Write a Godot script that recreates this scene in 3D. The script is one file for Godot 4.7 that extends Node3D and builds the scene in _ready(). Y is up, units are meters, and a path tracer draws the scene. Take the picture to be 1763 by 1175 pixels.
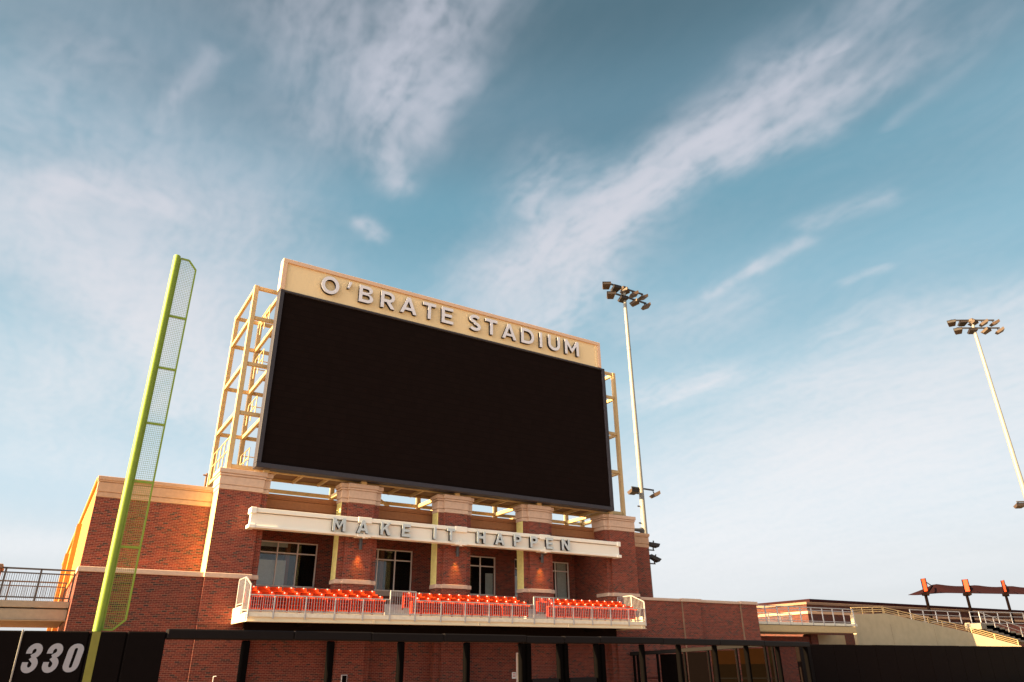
extends Node3D
# A baseball ground at low sun: brick scoreboard building, video board, seat balcony, foul pole, padded fence.
# x runs along the facade, y up, z towards the field; metres.

const SUN_DIR := Vector3(-0.927, 0.375, -0.012)   # towards the sun
const EXPOSURE := 4.4
const WALL := -34.7      # front of the left block and of the fascia
const PIER := -33.5      # front of the brick piers
const LOWER := -33.62    # front of the lower wall, under the stone band
const RECESS := -36.8    # window wall behind the piers

var mats := {}
var rng := RandomNumberGenerator.new()
var grain: NoiseTexture2D
var sky_noise: Array = []
var sky_rows: Array = []

# ------------------------------------------------------------------ mesh building
class Shape:
	var v := PackedVector3Array()
	var n := PackedVector3Array()

	func tri(a: Vector3, b: Vector3, c: Vector3, na: Vector3, nb: Vector3, nc: Vector3) -> void:
		if (b - a).cross(c - a).dot(na + nb + nc) > 0.0:
			v.append_array([a, c, b]); n.append_array([na, nc, nb])
		else:
			v.append_array([a, b, c]); n.append_array([na, nb, nc])

	func face(p: Array, nr: Vector3) -> void:
		for i in range(1, p.size() - 1):
			tri(p[0], p[i], p[i + 1], nr, nr, nr)

	func quad(a: Vector3, b: Vector3, c: Vector3, d: Vector3, away: Vector3) -> void:
		var nr := (b - a).cross(c - a)
		if nr.length_squared() < 1e-14:
			nr = (c - a).cross(d - a)
		nr = nr.normalized()
		if nr.dot(away) < 0.0:
			nr = -nr
		face([a, b, c, d], nr)

	# box from corner to corner, its edges chamfered by ch, turned by t
	func box(lo: Vector3, hi: Vector3, ch := 0.0, t := Transform3D()) -> Shape:
		var c := (lo + hi) * 0.5
		var h := (hi - lo).abs() * 0.5
		ch = minf(ch, minf(h.x, minf(h.y, h.z)) * 0.6)
		var nb := t.basis.orthonormalized()
		for ax in 3:
			var u := (ax + 1) % 3
			var w := (ax + 2) % 3
			for s in [-1.0, 1.0]:
				var nr := Vector3(); nr[ax] = s
				var p := []
				for k in [[-1, -1], [1, -1], [1, 1], [-1, 1]]:
					var q := Vector3()
					q[ax] = s * h[ax]; q[u] = k[0] * (h[u] - ch); q[w] = k[1] * (h[w] - ch)
					p.append(t * (c + q))
				face(p, nb * nr)
		if ch > 0.0:
			for ax in 3:
				var u := (ax + 1) % 3
				var w := (ax + 2) % 3
				for su in [-1.0, 1.0]:
					for sw in [-1.0, 1.0]:
						var p := []
						for k in [[-1, 0], [1, 0], [1, 1], [-1, 1]]:
							var q := Vector3()
							q[ax] = k[0] * (h[ax] - ch)
							q[u] = su * (h[u] - (ch if k[1] == 0 else 0.0))
							q[w] = sw * (h[w] - (0.0 if k[1] == 0 else ch))
							p.append(t * (c + q))
						var nr := Vector3(); nr[u] = su; nr[w] = sw
						face(p, nb * nr.normalized())
			for sx in [-1.0, 1.0]:
				for sy in [-1.0, 1.0]:
					for sz in [-1.0, 1.0]:
						var s := Vector3(sx, sy, sz)
						var p := []
						for ax in 3:
							var q := s * (h - Vector3(ch, ch, ch))
							q[ax] = s[ax] * h[ax]
							p.append(t * (c + q))
						face(p, nb * s.normalized())
		return self

	# rectangular bar from p to q: w across (level), d the other way
	func bar(p: Vector3, q: Vector3, w: float, d: float, ch := 0.0) -> Shape:
		var z := (q - p).normalized()
		var x := Vector3.UP.cross(z)
		if x.length() < 1e-4:
			x = Vector3.RIGHT
		x = x.normalized()
		var y := z.cross(x)
		return box(Vector3(-w / 2, -d / 2, 0), Vector3(w / 2, d / 2, p.distance_to(q)), ch, Transform3D(Basis(x, y, z), p))

	func tube(p: Vector3, q: Vector3, r0: float, r1: float, seg := 10, caps := true) -> Shape:
		var z := (q - p).normalized()
		var x := (Vector3.RIGHT if absf(z.x) < 0.9 else Vector3.UP).cross(z).normalized()
		var y := z.cross(x)
		var slope := z * ((r0 - r1) / p.distance_to(q))
		for i in seg:
			var a0 := TAU * i / seg
			var a1 := TAU * (i + 1) / seg
			var d0 := x * cos(a0) + y * sin(a0)
			var d1 := x * cos(a1) + y * sin(a1)
			var n0 := (d0 + slope).normalized()
			var n1 := (d1 + slope).normalized()
			tri(p + d0 * r0, q + d0 * r1, q + d1 * r1, n0, n0, n1)
			tri(p + d0 * r0, q + d1 * r1, p + d1 * r0, n0, n1, n1)
			if caps:
				tri(p, p + d0 * r0, p + d1 * r0, -z, -z, -z)
				tri(q, q + d0 * r1, q + d1 * r1, z, z, z)
		return self

	# a flat outline (in the xy plane) given depth from z0 to z1
	func prism(o: PackedVector2Array, z0: float, z1: float, t := Transform3D()) -> Shape:
		var ix := Geometry2D.triangulate_polygon(o)
		var nb := t.basis.orthonormalized()
		for i in range(0, ix.size(), 3):
			var a := o[ix[i]]; var b := o[ix[i + 1]]; var c := o[ix[i + 2]]
			face([t * Vector3(a.x, a.y, z1), t * Vector3(b.x, b.y, z1), t * Vector3(c.x, c.y, z1)], nb * Vector3.BACK)
			face([t * Vector3(a.x, a.y, z0), t * Vector3(b.x, b.y, z0), t * Vector3(c.x, c.y, z0)], nb * Vector3.FORWARD)
		var turn := -1.0 if Geometry2D.is_polygon_clockwise(o) else 1.0
		for i in o.size():
			var a := o[i]
			var b := o[(i + 1) % o.size()]
			var e := (b - a).normalized()
			var nr := nb * Vector3(e.y * turn, -e.x * turn, 0)
			face([t * Vector3(a.x, a.y, z0), t * Vector3(b.x, b.y, z0), t * Vector3(b.x, b.y, z1), t * Vector3(a.x, a.y, z1)], nr)
		return self

	# band between two outlines of equal length, given depth
	func strip(o: PackedVector2Array, i_: PackedVector2Array, z0: float, z1: float, closed: bool, t := Transform3D()) -> Shape:
		var m := o.size()
		var nb := t.basis.orthonormalized()
		for k in (m if closed else m - 1):
			var l := (k + 1) % m
			var a := o[k]; var b := o[l]; var c := i_[l]; var d := i_[k]
			for z in [z0, z1]:
				var nr := nb * (Vector3.BACK if z == z1 else Vector3.FORWARD)
				face([t * Vector3(a.x, a.y, z), t * Vector3(b.x, b.y, z), t * Vector3(c.x, c.y, z)], nr)
				face([t * Vector3(a.x, a.y, z), t * Vector3(c.x, c.y, z), t * Vector3(d.x, d.y, z)], nr)
			var mo := (a + b) / 2 - (c + d) / 2
			quad(t * Vector3(a.x, a.y, z0), t * Vector3(b.x, b.y, z0), t * Vector3(b.x, b.y, z1), t * Vector3(a.x, a.y, z1), nb * Vector3(mo.x, mo.y, 0))
			quad(t * Vector3(d.x, d.y, z0), t * Vector3(c.x, c.y, z0), t * Vector3(c.x, c.y, z1), t * Vector3(d.x, d.y, z1), nb * Vector3(-mo.x, -mo.y, 0))
		if not closed:
			for e in [[0, 1], [m - 1, m - 2]]:
				var a := o[e[0]]; var d := i_[e[0]]
				var back := (o[e[0]] + i_[e[0]]) / 2 - (o[e[1]] + i_[e[1]]) / 2
				quad(t * Vector3(a.x, a.y, z0), t * Vector3(d.x, d.y, z0), t * Vector3(d.x, d.y, z1), t * Vector3(a.x, a.y, z1), nb * Vector3(back.x, back.y, 0))
		return self

	func mesh() -> ArrayMesh:
		var arr := []
		arr.resize(Mesh.ARRAY_MAX)
		arr[Mesh.ARRAY_VERTEX] = v
		arr[Mesh.ARRAY_NORMAL] = n
		var am := ArrayMesh.new()
		am.add_surface_from_arrays(Mesh.PRIMITIVE_TRIANGLES, arr)
		return am


func V(x: float, y: float, z: float) -> Vector3:
	return Vector3(x, y, z)


func bx(x0: float, x1: float, y0: float, y1: float, z0: float, z1: float, ch := 0.0) -> Shape:
	return Shape.new().box(V(x0, y0, z0), V(x1, y1, z1), ch)


func thing(called: String, label: String, category: String, at := Vector3.ZERO, group := "") -> Node3D:
	var o := Node3D.new()
	o.name = called
	add_child(o, true)
	o.position = at
	tag(o, label, category, group)
	return o


func tag(o: Node, label: String, category: String, group := "") -> void:
	o.set_meta("label", label)
	o.set_meta("category", category)
	if group:
		o.set_meta("group", group)


# commits a shape given in scene coordinates as one named mesh under its parent
func part(called: String, s: Shape, mat: String, parent: Node3D) -> MeshInstance3D:
	var at := Vector3.ZERO
	var up: Node = parent
	while up is Node3D and up != self:
		at += (up as Node3D).position
		up = up.get_parent()
	if at != Vector3.ZERO:
		for i in s.v.size():
			s.v[i] -= at
	return put(called, s.mesh(), mat, parent)


func put(called: String, m: Mesh, mat: String, parent: Node, at := Vector3.ZERO) -> MeshInstance3D:
	var o := MeshInstance3D.new()
	o.name = called
	o.mesh = m
	o.material_override = mats[mat]
	o.position = at
	parent.add_child(o, true)
	return o


# ------------------------------------------------------------------ materials
func lin(r: float, g: float, b: float) -> Color:
	return Color(r, g, b).linear_to_srgb()


func paint(called: String, c: Color, rough := 0.7, metal := 0.0, grainy := 1.0, scale := 0.6, spec := 0.5) -> StandardMaterial3D:
	var m := StandardMaterial3D.new()
	m.albedo_color = c
	m.roughness = rough
	m.metallic = metal
	m.metallic_specular = spec
	if grainy > 0.0:
		m.albedo_texture = grain
		m.uv1_triplanar = true
		m.uv1_world_triplanar = true
		m.uv1_scale = Vector3.ONE * scale
	mats[called] = m
	return m


func noise_tex(f: float, lo: float, hi: float, oct: int, sd: int) -> NoiseTexture2D:
	var n := FastNoiseLite.new()
	n.seed = sd
	n.frequency = f
	n.fractal_octaves = oct
	var g := Gradient.new()
	g.set_color(0, Color(lo, lo, lo))
	g.set_color(1, Color(hi, hi, hi))
	var t := NoiseTexture2D.new()
	t.width = 512
	t.height = 512
	t.seamless = true
	t.noise = n
	t.color_ramp = g
	return t


# 32 bricks by 96 courses: 6.5 m by 6.5 m of wall
func brick_images() -> Array:
	var S := 2048
	var col := Image.create(S, S, false, Image.FORMAT_RGB8)
	var hgt := Image.create(S, S, false, Image.FORMAT_RGB8)
	col.fill(lin(0.44, 0.22, 0.15))
	hgt.fill(Color(0.2, 0.2, 0.2))
	var r := RandomNumberGenerator.new()
	r.seed = 71
	var tones := [lin(0.215, 0.027, 0.013), lin(0.18, 0.023, 0.012), lin(0.25, 0.034, 0.016), lin(0.155, 0.020, 0.011), lin(0.21, 0.033, 0.018), lin(0.27, 0.041, 0.019), lin(0.085, 0.022, 0.015), lin(0.06, 0.024, 0.02)]
	for row in 96:
		var y := roundi(row * S / 96.0)
		for k in 32:
			var x := k * 64 + (32 if row % 2 else 0)
			var pick := r.randi() % 100
			var t: int = r.randi() % 6 if pick < 89 else (6 if pick < 95 else 7)
			var c: Color = tones[t]
			var f := r.randf_range(0.9, 1.08)
			c = Color(c.r * f, c.g * f, c.b * f)
			var hh := r.randf_range(0.72, 1.0)
			for wrap in [0, -S]:
				if x + wrap + 61 > 0 and x + wrap < S:
					col.fill_rect(Rect2i(x + wrap, y, 61, 18), c)
					hgt.fill_rect(Rect2i(x + wrap, y, 61, 18), Color(hh, hh, hh))
					# the fired face is darker along one end or arris
					var c2 := Color(c.r * 0.9, c.g * 0.88, c.b * 0.88)
					col.fill_rect(Rect2i(x + wrap + r.randi() % 40, y + r.randi() % 8, 16, 7), c2)
	hgt.bump_map_to_normal_map(2.0)
	return [ImageTexture.create_from_image(col), ImageTexture.create_from_image(hgt)]


func make_materials() -> void:
	grain = noise_tex(0.012, 0.92, 1.0, 5, 3)
	var bt := brick_images()
	for a in [["brick", 0.95, 0.0], ["brick_lower_shaded", 0.82, 0.37], ["brick_far_shaded", 0.62, 0.71]]:  # lower and far copies are darker: their shade is put into the colour
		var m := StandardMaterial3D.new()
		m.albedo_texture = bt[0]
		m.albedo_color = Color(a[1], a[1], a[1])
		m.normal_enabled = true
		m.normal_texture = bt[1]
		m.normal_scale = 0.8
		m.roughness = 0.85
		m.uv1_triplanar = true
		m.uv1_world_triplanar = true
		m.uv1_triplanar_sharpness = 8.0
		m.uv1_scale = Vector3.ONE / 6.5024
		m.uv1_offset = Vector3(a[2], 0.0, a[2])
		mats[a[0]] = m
	paint("stone", lin(0.68, 0.47, 0.36), 0.8)
	paint("stone_dark", lin(0.25, 0.15, 0.10), 0.9)
	paint("cornice_stone", lin(0.60, 0.36, 0.23), 0.8)
	paint("shaded_stucco", lin(0.42, 0.17, 0.07), 0.85)  # cornice between the piers, its shade put into the colour
	paint("side_sunlit", lin(0.56, 0.25, 0.045), 0.85)  # left side wall with the sun's orange put into its colour
	paint("pier_sunlit", lin(0.90, 0.78, 0.30), 0.8)  # brick in sunlight, painted pale yellow
	paint("steel", lin(0.64, 0.44, 0.21), 0.5)
	paint("dull_steel", lin(0.40, 0.31, 0.22), 0.6)
	paint("stair_concrete", lin(0.24, 0.20, 0.16), 0.9)
	paint("deck_steel", lin(0.22, 0.095, 0.03), 0.7)
	paint("shade_steel", lin(0.012, 0.008, 0.006), 0.9, 0.0, 1.0, 0.6, 0.1)  # balcony underside, painted near black for the shade there
	paint("cream_steel", lin(0.82, 0.68, 0.47), 0.5, 0.0, 0.0)
	paint("sign_panel", lin(0.82, 0.62, 0.37), 0.6, 0.0, 0.0)
	paint("sign_trim", lin(0.70, 0.46, 0.32), 0.6, 0.0, 0.0)
	paint("beam", lin(0.88, 0.83, 0.75), 0.5, 0.0, 0.0)
	paint("bezel", lin(0.05, 0.046, 0.058), 0.5, 0.0, 1.0, 0.6, 0.3)
	paint("letter", lin(0.74, 0.72, 0.80), 0.6, 0.0, 0.0)
	paint("letter_blue", lin(0.52, 0.58, 0.62), 0.5, 0.0, 0.0)
	paint("letter_side", lin(0.035, 0.033, 0.038), 0.6, 0.0, 0.0, 0.6, 0.2)
	paint("galvanised", lin(0.50, 0.47, 0.47), 0.4, 0.35)
	paint("dark_rail", lin(0.10, 0.085, 0.08), 0.5, 0.2)
	paint("concrete", lin(0.54, 0.42, 0.27), 0.9, 0.0, 1.0, 0.15)
	paint("slab", lin(0.88, 0.80, 0.66), 0.85)
	paint("step", lin(0.42, 0.40, 0.41), 0.9)
	paint("seat", lin(0.64, 0.046, 0.007), 0.6, 0.0, 0.0, 0.6, 0.2)
	paint("seat_dark", lin(0.16, 0.008, 0.004), 0.6, 0.0, 0.0, 0.6, 0.2)
	paint("seat_frame", lin(0.28, 0.02, 0.008), 0.6, 0.0, 0.0, 0.6, 0.2)
	paint("white", lin(0.82, 0.80, 0.78), 0.5, 0.0, 0.0)
	paint("lime", lin(0.22, 0.32, 0.022), 0.5)
	paint("lime_dull", lin(0.20, 0.20, 0.03), 0.7)
	paint("pad", lin(0.0065, 0.005, 0.005), 0.7, 0.0, 1.0, 0.6, 0.12)
	paint("pad_brown", lin(0.009, 0.0055, 0.005), 0.8, 0.0, 1.0, 0.6, 0.12)
	paint("rail_pad", lin(0.011, 0.009, 0.0095), 0.6, 0.0, 1.0, 0.6, 0.2)
	paint("post_black", lin(0.0035, 0.003, 0.003), 0.9, 0.0, 1.0, 0.6, 0.06)
	paint("black", lin(0.004, 0.0035, 0.0035), 0.8, 0.0, 0.0, 0.6, 0.1)
	paint("digit", lin(0.30, 0.32, 0.37), 0.8, 0.0, 0.0)
	paint("pole_steel", lin(0.26, 0.25, 0.235), 0.55, 0.1)
	paint("fixture", lin(0.07, 0.04, 0.024), 0.6)
	paint("fixture_dark", lin(0.022, 0.014, 0.012), 0.6)
	paint("arm", lin(0.06, 0.055, 0.06), 0.5, 0.3)
	paint("frame", lin(0.92, 0.76, 0.68), 0.5, 0.0, 0.0)
	paint("blind", lin(0.60, 0.64, 0.58), 0.9)
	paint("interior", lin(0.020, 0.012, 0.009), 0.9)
	paint("interior_post", lin(0.30, 0.09, 0.03), 0.8)
	paint("lattice", lin(0.66, 0.52, 0.28), 0.6)
	paint("canopy", lin(0.03, 0.010, 0.011), 0.9, 0.0, 1.0, 0.6, 0.1)
	paint("mast", lin(0.006, 0.003, 0.0028), 0.8, 0.0, 1.0, 0.6, 0.08)
	paint("banner", lin(0.50, 0.036, 0.003), 0.7, 0.0, 0.0)
	paint("banner_back", lin(0.010, 0.005, 0.004), 0.8, 0.0, 1.0, 0.6, 0.08)
	paint("roof", lin(0.2, 0.18, 0.16), 0.9)
	paint("ground", lin(0.27, 0.225, 0.155), 0.95, 0.0, 1.0, 0.2)
	paint("track", lin(0.26, 0.12, 0.07), 0.95, 0.0, 1.0, 0.3)
	paint("bullpen_floor", lin(0.20, 0.11, 0.07), 0.95, 0.0, 1.0, 0.3)
	paint("mesh_dark", lin(0.0025, 0.0015, 0.0015), 0.9, 0.0, 1.0, 0.6, 0.1)
	paint("tint_warm", lin(0.008, 0.0032, 0.001), 0.85, 0.0, 1.0, 0.6, 0.06)
	paint("tint_dim", lin(0.003, 0.0018, 0.001), 0.85, 0.0, 1.0, 0.6, 0.05)
	paint("tint_olive", lin(0.004, 0.003, 0.0015), 0.85, 0.0, 1.0, 0.6, 0.05)
	# LED face: rows of modules
	var led := Image.create(512, 512, false, Image.FORMAT_RGB8)
	var rr := RandomNumberGenerator.new()
	rr.seed = 5
	for i in 32:
		for j in 32:
			var q := rr.randf_range(0.94, 1.0)
			led.fill_rect(Rect2i(i * 16, j * 16, 16, 16), Color(q, q * 0.97, q * 0.96))
			led.fill_rect(Rect2i(i * 16, j * 16, 16, 1), Color(0.78, 0.77, 0.77))
	var ms := paint("led", lin(0.0105, 0.0068, 0.0064), 0.8, 0.0, 0.0, 0.6, 0.1)
	ms.albedo_texture = ImageTexture.create_from_image(led)
	ms.uv1_triplanar = true
	ms.uv1_world_triplanar = true
	ms.uv1_scale = Vector3.ONE / 10.24
	var g := StandardMaterial3D.new()
	g.albedo_color = Color(0.2, 0.22, 0.21, 0.06)
	g.transparency = BaseMaterial3D.TRANSPARENCY_ALPHA
	g.roughness = 0.03
	mats["glass"] = g
	var b := paint("bulb", Color(1.0, 0.8, 0.5), 0.5, 0.0, 0.0)
	b.emission_enabled = true
	b.emission = Color(1.0, 0.68, 0.3)
	b.emission_energy_multiplier = 1.2


# ------------------------------------------------------------------ sky
func smooth(a: float, b: float, x: float) -> float:
	var t := clampf((x - a) / (b - a), 0.0, 1.0)
	return t * t * (3.0 - 2.0 * t)


func cirrus() -> Array:
	# bands of cirrus where they lie on the cloud layer: from x,z to x,z, half width, density
	var a := [[0.76, -1.31, 0.81, -0.97, 0.13, 0.55], [0.81, -1.04, 0.82, -0.80, 0.07, 0.95], [0.82, -0.85, 0.83, -0.63, 0.06, 0.85], [0.82, -0.65, 0.81, -0.49, 0.06, 0.55],
		[0.81, -0.51, 0.81, -0.30, 0.06, 0.30], [0.90, -1.09, 0.84, -0.91, 0.08, 0.50], [0.89, -0.64, 0.89, -0.43, 0.04, 0.40], [0.92, -0.62, 0.96, -0.51, 0.04, 0.30],
		[0.92, -0.48, 0.92, -0.34, 0.04, 0.25], [0.95, -0.37, 0.97, -0.25, 0.04, 0.15], [0.80, -1.23, 0.90, -1.35, 0.10, 0.55], [0.97, -1.31, 0.91, -1.11, 0.08, 0.45]]
	var b := [[0.66, -0.92, 0.64, -0.84, 0.06, 0.25], [0.26, -0.50, 0.35, -0.87, 0.06, 0.45], [0.33, -0.50, 0.38, -0.88, 0.06, 0.35], [0.22, -0.78, 0.38, -0.95, 0.05, 0.30],
		[0.38, -1.00, 0.41, -1.04, 0.035, 0.55], [0.40, -1.21, 0.43, -1.24, 0.025, 0.55], [0.13, -0.79, 0.25, -0.99, 0.06, 0.25], [0.05, -0.90, 0.00, -1.08, 0.02, 0.22],
		[-0.18, -1.39, 0.00, -1.31, 0.10, 0.55], [-0.16, -1.51, 0.03, -1.66, 0.16, 0.60], [-0.04, -1.61, 0.35, -1.94, 0.20, 0.75], [0.13, -1.71, 0.51, -2.41, 0.15, 0.60]]
	var c := [[0.17, -1.39, 0.32, -1.56, 0.15, 0.50], [-0.20, -1.19, -0.13, -0.98, 0.06, 0.20], [-0.03, -1.19, 0.17, -1.21, 0.13, 0.35], [-0.26, -2.12, 0.14, -2.29, 0.21, 0.40],
		[-0.04, -2.76, 0.39, -2.83, 0.29, 0.35], [-0.6, -3.95, 0.15, -3.99, 0.25, 0.55], [-0.18, -2.42, 0.04, -1.95, 0.14, 0.35], [1.185, -1.00, 1.20, -0.85, 0.02, 0.35],
		[1.20, -0.85, 1.23, -0.72, 0.022, 0.42], [1.44, -1.53, 1.50, -1.30, 0.09, 0.45], [1.15, -1.18, 1.26, -1.02, 0.11, 0.35], [1.19, -0.66, 1.22, -0.56, 0.03, 0.30]]
	var d := [[1.43, -0.79, 1.45, -0.72, 0.018, 0.3], [2.47, -2.36, 2.37, -1.38, 0.55, 0.70], [2.25, -1.47, 2.19, -0.74, 0.33, 0.70], [1.84, -1.05, 1.96, -0.68, 0.21, 0.45],
		[3.07, -2.71, 3.17, -1.27, 0.79, 0.60], [1.75, -1.37, 1.76, -1.07, 0.10, 0.25], [1.62, -0.87, 1.74, -0.65, 0.09, 0.30]]
	var f := [[0.90, -1.03, 0.84, -0.81, 0.028, 0.60], [0.84, -0.81, 0.83, -0.62, 0.027, 0.60], [0.83, -0.62, 0.82, -0.49, 0.022, 0.50], [0.89, -0.62, 0.90, -0.46, 0.016, 0.35],
		[0.75, -1.20, 0.78, -1.04, 0.046, 0.50], [0.70, -0.98, 0.66, -0.88, 0.021, 0.35], [-0.11, -1.35, 0.01, -1.33, 0.039, 0.50], [-0.15, -1.47, -0.08, -1.28, 0.026, 0.35],
		[0.08, -1.80, 0.23, -2.25, 0.063, 0.40], [0.35, -0.86, 0.30, -0.68, 0.027, 0.35], [0.43, -0.90, 0.40, -0.76, 0.022, 0.30], [0.78, -0.46, 0.82, -0.40, 0.016, 0.35],
		[1.54, -1.51, 1.51, -1.32, 0.033, 0.40], [1.05, -0.42, 1.01, -0.28, 0.014, 0.12], [0.97, -0.54, 0.97, -0.37, 0.013, 0.20]]
	# the same weather over the rest of the sky
	var e := [[-0.9, -1.6, -0.8, -0.5, 0.2, 0.5], [-1.5, -2.2, -1.4, -0.3, 0.3, 0.5], [-0.7, 0.2, -0.6, 1.4, 0.15, 0.5], [0.1, 0.4, 0.2, 1.7, 0.16, 0.55], [0.9, 0.1, 0.9, 1.5, 0.14, 0.5],
		[1.6, 0.2, 1.7, 2.2, 0.3, 0.5], [-1.8, 0.5, -1.7, 2.4, 0.35, 0.5], [-0.2, 1.9, 0.6, 3.2, 0.4, 0.55], [2.6, 0.3, 2.5, 2.2, 0.5, 0.55], [-2.9, -1.5, -2.8, 1.6, 0.6, 0.5]]
	return a + b + c + d + f + e


func sky_part(k: int) -> void:
	var W := 3072
	var H := 1536
	var rows := 24
	var strokes := cirrus()
	var big: FastNoiseLite = sky_noise[0]
	var fine: FastNoiseLite = sky_noise[1]
	var streak: FastNoiseLite = sky_noise[2]
	var buf := PackedFloat32Array()
	buf.resize(W * rows * 3)
	var stops := [[0.0, Vector3(0.76, 0.75, 0.74)], [0.10, Vector3(0.74, 0.79, 0.82)], [0.20, Vector3(0.55, 0.74, 0.85)], [0.32, Vector3(0.38, 0.62, 0.74)], [0.44, Vector3(0.24, 0.48, 0.61)],
		[0.56, Vector3(0.155, 0.36, 0.475)], [0.66, Vector3(0.12, 0.25, 0.335)], [0.76, Vector3(0.08, 0.165, 0.22)], [1.0, Vector3(0.06, 0.115, 0.15)]]
	for j in rows:
		var y := k * rows + j
		var up := cos(PI * (y + 0.5) / H)
		var flat := sqrt(1.0 - up * up)
		var base := Vector3(0.10, 0.09, 0.055)
		if up > -0.02:
			var s := maxf(up, 0.0)
			for i in stops.size() - 1:
				if s >= stops[i][0] and s <= stops[i + 1][0]:
					base = (stops[i][1] as Vector3).lerp(stops[i + 1][1], smooth(stops[i][0], stops[i + 1][0], s))
		var near := []
		if up > 0.0:
			var reach := flat / (up + 0.12)
			for q in strokes:
				var r0 := Vector2(q[0], q[1]).length()
				var r1 := Vector2(q[2], q[3]).length()
				var rm := Geometry2D.get_closest_point_to_segment(Vector2.ZERO, Vector2(q[0], q[1]), Vector2(q[2], q[3])).length()
				if reach > rm - q[4] * 2.6 and reach < maxf(r0, r1) + q[4] * 2.6:
					near.append(q)
		var last := base
		for x in W:
			var c := base
			var seen := x < W * 100 / 360 or x > W * 325 / 360
			if not seen and x % 4 != 0:
				c = last
			elif up > 0.0:
				var az := TAU * (x + 0.5) / W
				var p := Vector2(sin(az), -cos(az)) * flat / (up + 0.12)
				var wx := big.get_noise_2d(p.x * 60.0, p.y * 60.0)
				var wz := big.get_noise_2d(p.x * 60.0 + 300.0, p.y * 60.0 - 170.0)
				var pw := p + Vector2(wx, wz) * 0.07
				var soft := 0.0
				var crisp := 0.0
				for q in near:
					var a := Vector2(q[0], q[1])
					var ab := Vector2(q[2], q[3]) - a
					var t := (pw - a).dot(ab) / ab.length_squared()
					var tc := clampf(t, 0.0, 1.0)
					var dd: float = pw.distance_to(a + ab * tc) / q[4]
					if dd < 2.5:
						var d: float = q[5] * exp(-dd * dd)
						if q[4] > 0.095:
							soft += d
						else:
							crisp += d
				var bend := big.get_noise_2d(p.x * 130.0 + 50.0, p.y * 90.0) * 6.0
				var st := streak.get_noise_2d(pw.x * 210.0 + bend, pw.y * 38.0)
				var fi := fine.get_noise_2d(pw.x * 560.0 + bend * 4.0, pw.y * 150.0 + bend * 2.0)
				var cot := fine.get_noise_2d(pw.x * 520.0 - 90.0, pw.y * 420.0 + 70.0)
				var tex := clampf(0.5 + st * 0.55 + fi * 0.42 + cot * 0.5, 0.0, 1.0)
				var veil := 0.03 + 0.20 * smooth(-0.4, 0.6, big.get_noise_2d(p.x * 26.0 + 80.0, p.y * 16.0 + 40.0))
				var cover := veil * (0.8 + 0.4 * tex) + soft * (0.70 + 0.6 * tex) + crisp * (0.42 + 1.15 * tex)
				cover = 1.0 - exp(-cover * 1.25)
				var hi := smooth(0.05, 0.80, up)
				var cloud := Vector3(0.92, 0.93, 0.95).lerp(Vector3(0.56, 0.58, 0.67), hi)
				c = base.lerp(cloud, cover)
				# towards the sun the air is brighter and warmer
				var dir := Vector3(sin(az) * flat, up, -cos(az) * flat)
				var m := maxf(0.0, dir.dot(SUN_DIR.normalized()))
				c += Vector3(7.0, 6.0, 4.8) * pow(m, 6.0)
			last = c
			var o := (j * W + x) * 3
			buf[o] = c.x / EXPOSURE
			buf[o + 1] = c.y / EXPOSURE
			buf[o + 2] = c.z / EXPOSURE
	sky_rows[k] = buf


func make_sky() -> Sky:
	for a in [[3, 0.022, 4], [9, 0.05, 5], [14, 0.05, 5]]:
		var n := FastNoiseLite.new()
		n.seed = a[0]
		n.frequency = a[1]
		n.fractal_octaves = a[2]
		n.noise_type = FastNoiseLite.TYPE_SIMPLEX_SMOOTH
		sky_noise.append(n)
	sky_rows.resize(64)
	var job := WorkerThreadPool.add_group_task(sky_part, 64)
	WorkerThreadPool.wait_for_group_task_completion(job)
	var bytes := PackedByteArray()
	for r in sky_rows:
		bytes.append_array((r as PackedFloat32Array).to_byte_array())
	sky_rows.clear()
	var pan := PanoramaSkyMaterial.new()
	pan.panorama = ImageTexture.create_from_image(Image.create_from_data(3072, 1536, false, Image.FORMAT_RGBF, bytes))
	var sky := Sky.new()
	sky.sky_material = pan
	return sky


# ------------------------------------------------------------------ lettering
func arc(c: Vector2, rx: float, ry: float, a0: float, a1: float, m: int) -> PackedVector2Array:
	var p := PackedVector2Array()
	for i in m + 1:
		var a := deg_to_rad(lerpf(a0, a1, float(i) / m))
		p.append(c + Vector2(cos(a) * rx, sin(a) * ry))
	return p


func bowl(sh: Shape, x0: float, xm: float, x1: float, y0: float, y1: float, s: float, sb: float, st: float, z0: float, z1: float, t: Transform3D) -> void:
	var o := PackedVector2Array([Vector2(x0, y0)])
	o.append_array(arc(Vector2(xm, (y0 + y1) / 2), x1 - xm, (y1 - y0) / 2, -90, 90, 14))
	o.append(Vector2(x0, y1))
	var iy0 := y0 + sb
	var iy1 := y1 - st
	var i_ := PackedVector2Array([Vector2(x0, iy0)])
	i_.append_array(arc(Vector2(minf(xm, x1 - s - 0.01), (iy0 + iy1) / 2), maxf(x1 - s - xm, 0.01), (iy1 - iy0) / 2, -90, 90, 14))
	i_.append(Vector2(x0, iy1))
	sh.strip(o, i_, z0, z1, false, t)


func along(path: PackedVector2Array, s: float) -> Array:
	var a := PackedVector2Array()
	var b := PackedVector2Array()
	for i in path.size():
		var d := (path[mini(i + 1, path.size() - 1)] - path[maxi(i - 1, 0)]).normalized()
		var nrm := Vector2(-d.y, d.x) * s * 0.5
		a.append(path[i] + nrm)
		b.append(path[i] - nrm)
	return [a, b]


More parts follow.
